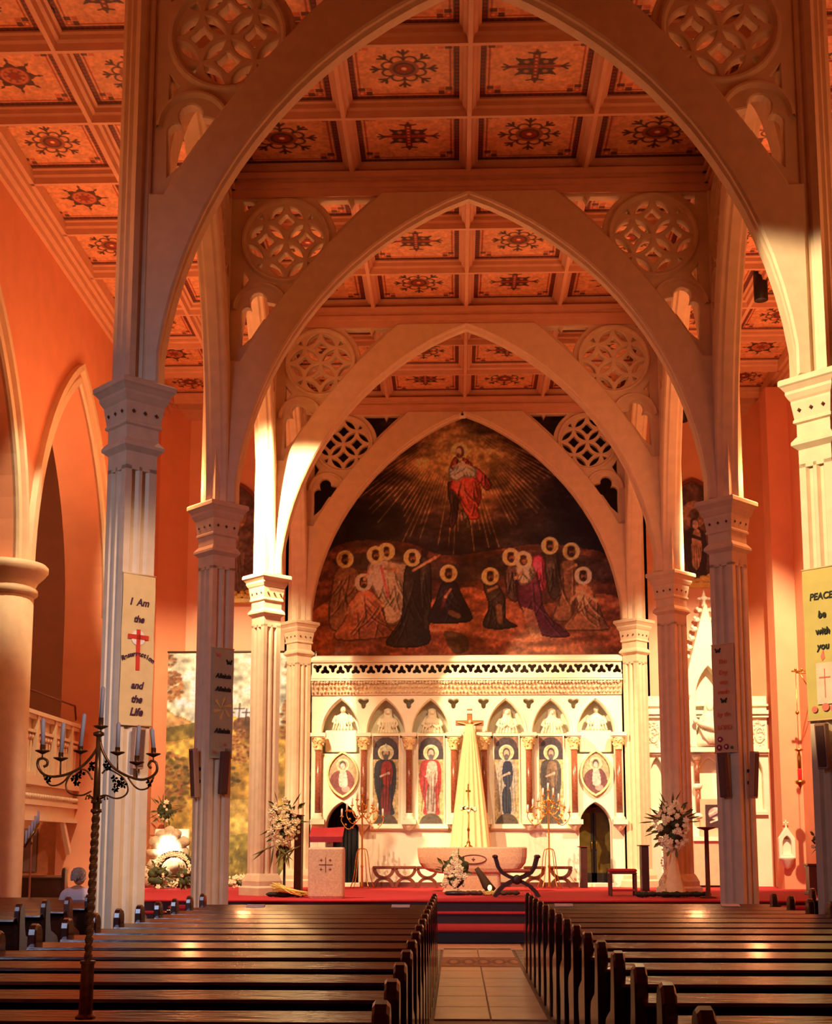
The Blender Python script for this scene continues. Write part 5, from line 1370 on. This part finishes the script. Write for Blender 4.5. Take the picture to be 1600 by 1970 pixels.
block(-3.62,-.56,[5.25+.862*k for k in range(15)],lb('left'),'pews left of the central aisle')
block(.68,3.95,[5.1+.90*k for k in range(15)],lb('right'),'pews right of the central aisle')
block(-8.0,-5.05,[11.6+.9*k for k in range(10)],lambda i,n:'dark side aisle pew at far left, %s from the camera%s'%(ORD[i],', the person sits in it' if i==8 else ''),'pews of the left aisle')
block(5.05,8.0,[17.2+.9*k for k in range(4)],lambda i,n:'dark side aisle pew at far right beyond the right edge column, %s from the camera'%ORD[i],'pews of the right aisle')
t = pew(-9.3,-7.65); t.location=(-8.6,24.95,.22); t['label']='single pew beyond the round pier, under the gallery'
# leaflets
PAP = mat('white_paper',(238,220,200),.7)
for i,(px,x,y,lb_) in enumerate(((0,-1.0,17.32,'white leaflet on the front left pew, near the aisle end'),(0,-2.9,17.32,'white leaflet on the front left pew, near its middle left'),(0,1.15,17.7,'white leaflet on the front right pew, near the aisle end'),(0,3.35,17.7,'white leaflet on the front right pew, below the second right column'))):
    m=MB().bbox((-.12,-.06,0),(.12,.06,.008),.002); m.xform(Matrix.Rotation(math.atan2(.032,.14),4,'X'))
    yy = (5.25+.862*14 if i<2 else 5.1+.90*14)
    o=obj('leaflet', m, PAP, None, (x,yy-.10,.8965)); tag(o,lb_,'paper',None)
# red-topped kneelers by the steps
for i,(px,py,lb_) in enumerate(((358,1712,'low kneeler with a red top beside the second left column'),(1535,1716,'low kneeler with a red top at far right'))):
    x,_=inv(px,py,22.55); t=thing('kneeler',lb_,'kneeler',(x,22.55,0))
    obj('cushion', MB().bbox((-.28,-.16,.60),(.28,.16,.68),.03), REDCARPET, t); obj('kneeler_top', MB().bbox((-.3,-.18,.57),(.3,.18,.60),.01), DARKWOOD, t)
    for s_ in (-1,1): obj('leg', MB().bbox((s_*.3-.03,-.18,0),(s_*.3+.03,.18,.57),.01), DARKWOOD, t)

# ================================================================== SANCTUARY FURNITURE
x,_ = inv(628,1700,26.7)
t = thing('lectern','square block lectern of pale stone with a carved cross, left of the altar','lectern',(x,26.7,ZS))
k_=26.7/2500; hgt=inv(628,1630,26.7)[1]-ZS
obj('stone_block', MB().loft([rr(.345,.2,0,.05),rr(.36,.22,.05,.05),rr(.36,.22,hgt-.04,.05),rr(.34,.2,hgt,.05)]), AST, t)
cr=[]
m=MB(); cz=hgt*.66
m.bbox((-.14,-.226,cz-.008),(.14,-.215,cz+.008),.002).bbox((-.008,-.226,cz-.15),(.008,-.215,cz+.15),.002)
for a in (-1,1):
    for b in (-1,1): m.bbox((a*.09-.03,-.226,cz+b*.09-.006),(a*.09+.03,-.215,cz+b*.09+.006),.001).bbox((a*.09-.006,-.226,cz+b*.09-.03),(a*.09+.006,-.215,cz+b*.09+.03),.001)
obj('carved_cross', m, MATS['carved_line'], t)
obj('book_stand', MB().bbox((.0,-.04,hgt),(.12,.06,hgt+.22),.015).loft([[(-.3,-.16,hgt+.16),(.3,-.16,hgt+.16),(.3,.16,hgt+.32),(-.3,.16,hgt+.32)],[(-.3,-.17,hgt+.175),(.3,-.17,hgt+.175),(.3,.15,hgt+.335),(-.3,.15,hgt+.335)]]), AST, t)
bk = thing('open_book','open book with red covers lying on the lectern stand','book',(x,26.7,ZS+hgt+.20))
RB = mat('red_leather',(160,24,30),.5)
for s_ in (-1,1):
    m=MB().loft([[(s_*.0,-.19,-.02),(s_*.34,-.19,0.0),(s_*.34,.15,.19),(s_*.0,.15,.165)],[(s_*.0,-.19,.01),(s_*.34,-.19,.025),(s_*.34,.15,.215),(s_*.0,.15,.195)]]); obj('book_cover', m, RB, bk)
obj('book_cloth', MB().bbox((-.33,-.205,-.10),(.33,-.19,.02),.004), RB, bk)
t = thing('hand_sign','small white notice on the left altar screen pier beside the lectern','notice',(0,0,0))
x1,z1=inv(604,1622,34.3); obj('notice_board', MB().bbox((x1-.1,34.25,z1-.14),(x1+.1,34.29,z1+.06),.006), PAP, t); obj('notice_bracket', MB().box((x1-.02,34.28,z1-.08),(x1+.02,34.62,z1)), PAP, t)
# X-shaped stools
STW = mat('red_brown_wood',(98,44,28),.4,var=.3,stretch=(1,5,1)); SEATR = mat('rose_seat',(176,84,66),.8)
def arc(cx,cz,r,a0,a1,n=10): return [(cx+r*math.cos(math.radians(a0+(a1-a0)*k/n)),cz+r*math.sin(math.radians(a0+(a1-a0)*k/n))) for k in range(n+1)]
def ribbon(m, pts, w_, y0, y1):
    ri=[]
    for i,(x,z) in enumerate(pts):
        p=Vector(pts[max(0,i-1)]); q=Vector(pts[min(len(pts)-1,i+1)]); d=(q-p).normalized(); n=Vector((-d.y,d.x))*w_/2
        ri.append([(x-n.x,y0,z-n.y),(x+n.x,y0,z+n.y),(x+n.x,y1,z+n.y),(x-n.x,y1,z-n.y)])
    return m.loft(ri)
def xstool(w_=.52,h=.50):
    t = thing('x_stool','','stool')
    for s_ in (-1,1):
        m=MB(); ribbon(m, arc(0,h*1.0,w_*.47,-175,-5), .075,-.03+s_*.14,.03+s_*.14); ribbon(m, arc(0,.0,w_*.47,175,5), .075,-.03+s_*.14,.03+s_*.14)
        obj('crossed_frame', m, STW, t)
    obj('stretcher', MB().tube([(0,-.14,h*.48),(0,.14,h*.48)],.03,8), STW, t)
    obj('stool_seat', MB().bbox((-w_*.54,-.2,h-.02),(w_*.54,.2,h+.05),.015), STW, t); return t
st0=None; n_=0
for px,lb_ in ((738,'crossed-frame stool, farthest left along the altar screen'),(780,'crossed-frame stool second from the left along the altar screen'),(822,'crossed-frame stool just behind the left end of the altar'),(1028,'crossed-frame stool just behind the right end of the altar'),(1079,'crossed-frame stool between the right candelabrum and the right door')):
    if st0 is None: st0=xstool(); t=st0
    else: t=dup(st0)
    x,_=inv(px,1690,33.6); t.location=(x,33.6,ZS); t['label']=lb_; t['group']='crossed stools'
# presiding chair
x,_=inv(993,1690,27.6)
t = thing('savonarola_chair','dark crossed-frame chair with horned arms and a red seat, before the altar','chair',(x,27.6,ZS))
DKW = mat('dark_oak',(60,26,18),.4,var=.3)
for s_ in (-1,1):
    m=MB(); 
    for a in (-1,1):
        ribbon(m,[(a*.46,.0),(a*.40,.10),(a*.28,.22),(a*.08,.33),(-a*.0,.36)],.075,s_*.22-.03,s_*.22+.03)
        ribbon(m,[(a*.02,.37),(a*.16,.42),(a*.30,.50),(a*.38,.62),(a*.43,.80)],.075,s_*.22-.03,s_*.22+.03)
        m.lathe([(.02,0),(.055,.02),(.055,.06),(.02,.08)],o=(a*.44,s_*.22,.79),n=8)
    obj('crossed_frame', m, DKW, t)
obj('boss', MB().lathe([(.03,0),(.09,.01),(.10,.04),(.06,.06)],n=14).xform(Matrix.Translation((0,-.24,.36))@Matrix.Rotation(PI/2,4,'X')), DKW, t)
obj('chair_seat', MB().bbox((-.30,-.25,.50),(.30,.25,.57),.03), SEATR, t)
obj('arm_rail', MB().bbox((-.46,-.24,.80),(-.39,.24,.85),.015), DKW, t); obj('arm_rail', MB().bbox((.39,-.24,.80),(.46,.24,.85),.015), DKW, t)
# bench with red cushion
x,_=inv(1197,1700,28.2)
t = thing('bench','small bench with a red cushion between altar and right flower stand','bench',(x,28.2,ZS))
obj('cushion', MB().bbox((-.29,-.2,.50),(.29,.2,.57),.02), REDCARPET, t); obj('bench_top', MB().bbox((-.29,-.2,.46),(.29,.2,.50),.01), STW, t)
for a in (-1,1):
    for b in (-1,1): obj('leg', MB().bbox((a*.26-.025,b*.17-.025,0),(a*.26+.025,b*.17+.025,.46),.006), STW, t)
obj('lower_rail', MB().bbox((-.26,-.17,.10),(.26,.17,.14),.006), REDCARPET, t)
# dark tall chair backs by the doors
for i,(px,y0,Y_,lb_) in enumerate(((1120,1630,33.9,'dark upright kneeling desk left of the right door'),(1237,1628,31.5,'narrow dark upright box behind the right flower stand'),(574,1570,31.0,'narrow dark box between the two left platform columns'))):
    x,z=inv(px,y0,Y_); t=thing('upright_box',lb_,'box',(x,Y_,ZS)); H=z-ZS
    obj('side_board', MB().bbox((-.07,-.2,0),(.10,.2,H),.01), DKW, t); obj('cap_board', MB().bbox((-.12,-.23,H),(.12,.23,H+.03),.008), STW, t)
# gilt branch candelabra
GILT = mat('gilt_metal',(230,176,90),.25,metal=.9,var=.1)
def gilt(px,py0,lb_,seed):
    Y_=33.2; x,zt_=inv(px,py0,Y_); t=thing('branch_candelabrum',lb_,'candelabrum',(x,Y_,ZS),0,'gilt candelabra at the altar screen'); H=zt_-ZS; r=random.Random(seed)
    obj('pole', MB().lathe([(.05,.02),(.03,.08),(.025,.5),(.04,.55),(.025,.6),(.022,H-.5),(.03,H-.45),(.015,H-.15)],n=10), GILT, t)
    m=MB()
    for k in range(5):
        a=2*PI*k/5+.3; m.tube(curve3([(.03*math.cos(a),.03*math.sin(a),1.0),(.14*math.cos(a),.14*math.sin(a),.9),(.22*math.cos(a),.22*math.sin(a),.3),(.32*math.cos(a),.32*math.sin(a),.0)],4),.012,5)
    obj('foot_cage', m, GILT, t)
    spots=[(0,H-.12)]
    for k in range(4): spots += [(-.13-.13*k,H-.25-.14*k),(.13+.13*k,H-.25-.14*k)]
    for i,(dx,z) in enumerate(spots):
        if i: obj('branch', MB().tube(curve3([(0,0,H-.75+.02*i),(dx*.6,-.05,z-.32),(dx,0,z-.14),(dx,0,z)],4),.012,5).sph((dx*.8,-.04,z-.2),.03,6,4).sph((dx*.5,.04,z-.28),.03,6,4), GILT, t)
        obj('candle_cup', MB().lathe([(.012,z-.02),(.05,z),(.05,z+.015),(.02,z+.02)],n=8,o=(dx,0,0)), GILT, t)
        c_=obj('candle', MB().lathe([(.022,0),(.022,.17),(.004,.175),(.004,.19)],n=8), WAX, None,(x+dx,Y_,ZS+z+.02)); tag(c_,'%s white candle of the %s gilt candelabrum'%(['topmost','upper left','upper right','second left','second right','third left','third right','outermost left','outermost right'][i],'left' if px<900 else 'right'),'candle','candles of the gilt candelabra')
    lv=MB()
    for k in range(26): a=r.uniform(0,2*PI); q=r.uniform(.05,.45); rock(lv,(q*math.cos(a),r.uniform(-.1,.1),H-.6+.3*abs(math.sin(a))*(1-q)),.028,r)
    obj('gilt_leaves', lv, GILT, t)
gilt(697,1520,'gilt branched candelabrum before the left door of the altar screen',1); gilt(1054,1512,'gilt branched candelabrum before the fourth saint panel, right of the altar',2)
# brown pillar stand at right
x,_=inv(1362,1720,27.0); zt_=inv(1362,1592,27.0)[1]-ZS
t=thing('candle_stand','slim brown pole stand with a dish on top, left of the second right column','stand',(x,27.0,ZS)); obj('pole', MB().lathe([(.16,0),(.16,.03),(.05,.05),(.045,zt_-.06),(.06,zt_-.05)],n=12), STW, t); obj('dish', MB().lathe([(.03,zt_-.06),(.17,zt_-.02),(.2,zt_),(.17,zt_+.01)],n=16), STW, t)
# table with white flowers at far right
x,_=inv(1572,1680,29.0)
t=thing('side_table','small brown wooden table at the far right edge','table',(x,29.0,ZS)); obj('table_top', MB().bbox((-.26,-.2,.62),(.4,.2,.67),.01), STW, t); obj('table_panel', MB().bbox((-.22,-.16,.08),(.36,.16,.62),.01), STW, t); obj('table_base', MB().bbox((-.26,-.2,0),(.4,.2,.08),.01), STW, t)
t=thing('flower_vase','white flowers in a vase on the far right table','flowers',(x+.12,29.0,ZS+.67)); obj('vase', MB().lathe([(.07,0),(.09,.1),(.06,.2),(.08,.24)],n=12), MATS['black_iron'], t); spray(t,20,14,0,.45,.28,.26,.2,91)

# ================================================================== FOREGROUND CANDELABRUM
YK=5.85
def K(px,py,dy=0): x,z=inv(px,py,YK+dy); return (x-KX,dy,z-KZ)
KX,KZ = inv(163,1962,YK)
t = thing('tall_candelabrum','tall metal candelabrum with a twisted stem and seven candles, left foreground','candelabrum',(KX,YK,KZ))
IR = mat('antique_brass',(150,104,64),.3,metal=.6,var=.35,scale=30)
p0=Vector(K(164,1960)); p1=Vector(K(169,1850)); p2=Vector(K(178,1640)); p3=Vector(K(185,1560)); p4=Vector(K(190,1412))
m=MB(); n8=8
def ringat(p,r,n=8,rot=0): return [(p[0]+r*math.cos(2*PI*k/n+rot),p[1]+r*math.sin(2*PI*k/n+rot),p[2]) for k in range(n)]
obj('lower_sleeve', MB().loft([ringat(p0,.045,12),ringat(p0+Vector((0,0,.01)),.045,12),ringat(p0+Vector((0,0,.02)),.031,12),ringat(p1-Vector((0,0,.01)),.029,12),ringat(p1-Vector((0,0,.008)),.034,12),ringat(p1+Vector((0,0,.004)),.034,12),ringat(p1+Vector((0,0,.006)),.015,12)]), IR, t)
rings=[]; N=70
for i in range(N+1):
    p=p1.lerp(p3,i/N); rot=i*.42; rings.append([(p[0]+(.019 if k%2 else .012)*math.cos(2*PI*k/8+rot),p[1]+(.019 if k%2 else .012)*math.sin(2*PI*k/8+rot),p[2]) for k in range(8)])
obj('twisted_stem', MB().loft(rings), IR, t)
obj('stem', MB().tube([p3,p3.lerp(p4,.5),p4],[.017,.014,.010],10), IR, t)
for f in (0,.12,1.0):
    q=p3.lerp(p4,f); obj('collar', MB().lathe([(.012,-.012),(.025,-.006),(.025,.006),(.012,.012)],o=tuple(q),n=12), IR, t)
q=p3
for k in range(6): a=2*PI*k/6; obj('collar_hook', MB().tube([(q[0]+.012*math.cos(a),q[1]+.012*math.sin(a),q[2]+.05),(q[0]+.045*math.cos(a),q[1]+.045*math.sin(a),q[2]+.07),(q[0]+.05*math.cos(a),q[1]+.05*math.sin(a),q[2]+.05)],.004,4), IR, t)
def arm(L,r=.0055,dy=.0): 
    n=len(L); pts=[K(px,py,dy*math.sin(PI*i/max(1,n-1)) if False else dy*(i/(n-1) if n>1 else 0)) for i,(px,py) in enumerate(L)]
    return MB().tube(curve3(pts,5),r,6)
A1=[(189,1424),(186,1440),(174,1458),(158,1474),(140,1485),(120,1492),(98,1494),(82,1488),(73,1474),(74,1462),(83,1459),(91,1464),(90,1472),(84,1475)]
A2=[(192,1424),(198,1446),(212,1470),(228,1484),(248,1494),(272,1500),(292,1494),(302,1482),(300,1468),(291,1464),(286,1472),(291,1478)]
B1=[(134,1490),(122,1504),(108,1511),(96,1510),(89,1500),(84,1492)]; B2=[(246,1496),(258,1512),(270,1519),(284,1516),(290,1506),(296,1494)]
C1=[(178,1500),(168,1484),(152,1480),(136,1490),(127,1508),(130,1522),(140,1528),(158,1530),(176,1522)]; C2=[(192,1532),(204,1530),(222,1536),(238,1532),(246,1520),(240,1500),(222,1486),(206,1480),(196,1488)]
for i,L in enumerate((A1,A2)): obj('scroll_arm', arm(L,.0065), IR, t)
for L in (B1,B2,C1,C2): obj('scroll_arm', arm(L,.0042), IR, t)
lvs=MB(); r=random.Random(10)
for (px,py) in ((150,1494),(157,1488),(148,1506),(143,1498),(178,1472),(176,1478),(205,1470),(208,1476),(220,1498),(226,1508),(238,1510),(222,1518),(232,1502),(92,1500),(288,1506)):
    c_=Vector(K(px,py,r.uniform(-.03,.03)))
    for k in range(5):
        a=2*PI*k/5+r.random(); s_=.018; u=Vector((math.cos(a),0,math.sin(a))); v=Vector((-math.sin(a),0,math.cos(a)))
        lvs.add([c_,c_+u*s_*.6+v*s_*.35+Vector((0,-.006,0)),c_+u*s_*1.1,c_+u*s_*.6-v*s_*.35+Vector((0,-.006,0))],[(0,1,2,3)])
obj('vine_leaves', lvs, mat('dark_bronze_leaf',(40,34,30),.18,metal=.9), t)
CS=[(82,1435,82.5,1383,1446,'leftmost white candle of the tall foreground candelabrum'),(117,1450,122,1391,1460,'second white candle from the left on the tall foreground candelabrum'),(155,1438,162,1374,1446,'third white candle from the left on the tall foreground candelabrum'),
    (194,1383,198,1322,1399,'highest, central white candle of the tall foreground candelabrum'),(226,1440,228,1390,1449,'white candle just right of the stem of the tall foreground candelabrum'),(263,1456,267,1396,1468,'second white candle from the right on the tall foreground candelabrum'),(295,1441,292,1402,1452,'rightmost white candle of the tall foreground candelabrum')]
for (xb,yb,xt,yt,yc,lb_) in CS:
    px_,_,pz_=K(xb,yc); zb_=K(xb,yb)[2]
    lowy={82:1459,117:1490,155:1476,194:1412,226:1484,263:1499,295:1466}[int(xb)]
    obj('candle_arm', MB().tube([K(xb-(1 if xb<190 else 0),lowy),K(xb,yc)],.004,6), IR, t)
    obj('drip_pan', MB().lathe([(.004,-.012),(.016,-.006),(.033,.002),(.034,.006),(.010,.004),(.0115,.012),(.0115,zb_-pz_+.004),(.0125,zb_-pz_+.005),(.0095,zb_-pz_+.006)],o=(px_,0,pz_),n=14), IR, t)
    dx=(K(xt,yt)[0]-K(xb,yb)[0]); hh=K(xt,yt)[2]-zb_
    m=MB().tube([(0,0,0),(dx*.98,0,hh-.006),(dx,0,hh),(dx,0,hh+.004)],[.0098,.0098,.006,.0015],12)
    tag(obj('candle', m, mat('cool_wax',(232,228,240),.5,var=.03), None, (px_+KX,YK,zb_+KZ)), lb_, 'candle','candles of the tall foreground candelabrum')
# slanting row candelabrum beyond the left pews
Yq=20.3; x,z=inv(60,1625,Yq)
t=thing('slanted_candelabrum','thin stand with a slanting bar of five candles, left of the seated person','candelabrum',(x,Yq,0))
GB=BRASS
obj('pole', MB().lathe([(.15,0),(.15,.02),(.02,.04),(.018,z)],n=10), mat('pinkish_metal',(190,120,90),.4,metal=.5), t)
a=inv(47,1630,Yq); b=inv(76,1583,Yq); obj('slanting_bar', MB().tube([(a[0]-x,0,a[1]),(b[0]-x,0,b[1])],.022,8).tube([(0,0,z-.05),((a[0]+b[0])/2-x,0,(a[1]+b[1])/2)],.015,6), GB, t)
for k in range(5):
    u=(k+.5)/5; xx=a[0]+(b[0]-a[0])*u; zz_=a[1]+(b[1]-a[1])*u+.02
    tag(obj('candle', MB().lathe([(.02,0),(.02,.2),(.004,.205)],n=8), WAX, None,(xx,Yq,zz_)),'%s candle of the slanting row beside the round pier'%['lowest','second lowest','middle','second highest','highest'][k],'candle','candles of the slanting row')
# bracket fitting on the far wall of the left aisle
t=thing('wall_loudspeaker','flat grey speaker box on the wall beyond the left arch, beside the nearest column','speaker',(-8.36,29.7,inv(180,1250,29.7)[1]),0); obj('case', MB().bbox((0,-.12,0),(.14,.12,.62),.01), SPK, t); obj('wall_bracket', MB().box((-.1,-.03,.2),(.0,.03,.3)), BLACK, t); obj('grille', MB().bbox((.02,-.13,.04),(.12,-.12,.58),.003), SPG, t)

# ================================================================== SEATED PERSON
def skin(name, joints, edges, radii, m_, parent=None, root=0, lev=2):
    me=bpy.data.meshes.new(name); me.from_pydata(joints,edges,[]); o=bpy.data.objects.new(name,me); COL.objects.link(o)
    sk=o.modifiers.new('s','SKIN'); sk.use_smooth_shade=True
    for i,v in enumerate(me.skin_vertices[0].data): v.radius=radii[i] if isinstance(radii[i],tuple) else (radii[i],radii[i]); v.use_root=(i==root)
    su=o.modifiers.new('u','SUBSURF'); su.levels=lev; su.render_levels=lev
    bpy.context.view_layer.update(); dg=bpy.context.evaluated_depsgraph_get(); m2=bpy.data.meshes.new_from_object(o.evaluated_get(dg)); bpy.data.objects.remove(o)
    m2.materials.clear(); m2.materials.append(m_)
    for p in m2.polygons: p.use_smooth=True
    r=bpy.data.objects.new(name,m2); link(r,parent); return r
yp=11.6+.9*8+.12; xp,_=inv(147,1680,yp)
t=thing('person','person with short grey hair in a white shirt, seated in the left aisle','person',(xp,yp+.12,.455),-.12)
SK=mat('skin',(206,140,104),.6,var=.05); SHIRT=mat('white_shirt',(226,206,204),.85,var=.05,bump=.2,bscale=20)
J=[(0,0,.10),(0,-.01,.28),(0,-.02,.46),(0,-.02,.58),(0,.0,.66),(-.10,0,.08),(-.12,.42,.10),(-.12,.45,-.40),(.10,0,.08),(.12,.42,.10),(.12,.45,-.40),(-.18,-.02,.53),(-.24,.02,.30),(-.14,.26,.20),(.18,-.02,.53),(.24,.02,.30),(.14,.26,.20),(-.12,.56,-.42),(.12,.56,-.42)]
Ed=[(0,1),(1,2),(2,3),(3,4),(0,5),(5,6),(6,7),(0,8),(8,9),(9,10),(3,11),(11,12),(12,13),(3,14),(14,15),(15,16),(7,17),(10,18)]
Ra=[(.15,.11),(.14,.10),(.15,.10),(.10,.08),.055,.09,.07,.045,.09,.07,.045,.065,.045,.03,.065,.045,.03,.035,.035]
skin('body',J,Ed,Ra,SK,t)
Js=[(0,0,.06),(0,-.01,.28),(0,-.02,.46),(0,-.02,.575),(-.19,-.02,.53),(-.25,.02,.36),(.19,-.02,.53),(.25,.02,.36)]
skin('shirt',Js,[(0,1),(1,2),(2,3),(3,4),(4,5),(3,6),(6,7)],[(.19,.14),(.18,.125),(.185,.125),(.11,.09),.085,.07,.085,.07],SHIRT,t)
skin('trousers',[(0,0,.10),(-.11,.0,.08),(-.12,.42,.10),(-.12,.45,-.36),(.11,.0,.08),(.12,.42,.10),(.12,.45,-.36)],[(0,1),(1,2),(2,3),(0,4),(4,5),(5,6)],[.13,.11,.09,.07,.11,.09,.07],mat('dark_trousers',(50,36,40),.8),t)
m=MB(); m.sph((0,.02,.77),.088,14,10,sy=1.12,sz=1.28); m.sph((-.088,.02,.765),.022,6,5,sx=.5,sz=1.4); m.sph((.088,.02,.765),.022,6,5,sx=.5,sz=1.4); m.tube([(0,.115,.79),(0,.14,.76),(0,.12,.75)],[.008,.016,.01],5)
obj('head', m, SK, t)
m=MB(); r=random.Random(4); m.lathe([(.086,-.03),(.10,.02),(.103,.06),(.092,.10),(.06,.135),(.01,.148)],o=(0,.0,.77),n=16,sy=1.12)
for k in range(46):
    a=r.uniform(-PI*.98,0.0); z=r.uniform(-.05,.13); rad=.098*math.sqrt(max(.1,1-max(0,z-.02)**2/.017)); p=(rad*math.cos(a),rad*1.1*math.sin(a),.77+z); m.sph(p,.02,5,4)
obj('hair', m, mat('grey_hair',(176,150,128),.8,var=.3,scale=60), t)
for s_ in (-1,1):
    f=MB()
    for k in range(4): f.tube([(s_*(.12-.018*k),.27,.19),(s_*(.11-.018*k),.32+.008*(k%3),.185),(s_*(.10-.018*k),.345+.006*(k%3),.165)],[.011,.009,.007],6)
    f.tube([(s_*.15,.27,.19),(s_*.155,.30,.20)],[.012,.009],6); f.sph((s_*.12,.255,.195),.038,8,6,sz=.6); obj('hand', f, SK, t)
    obj('shirt_collar', MB().tube([(s_*.003,-.075,.60),(s_*.06,-.05,.61),(s_*.07,.03,.60)],.018,6), SHIRT, t)
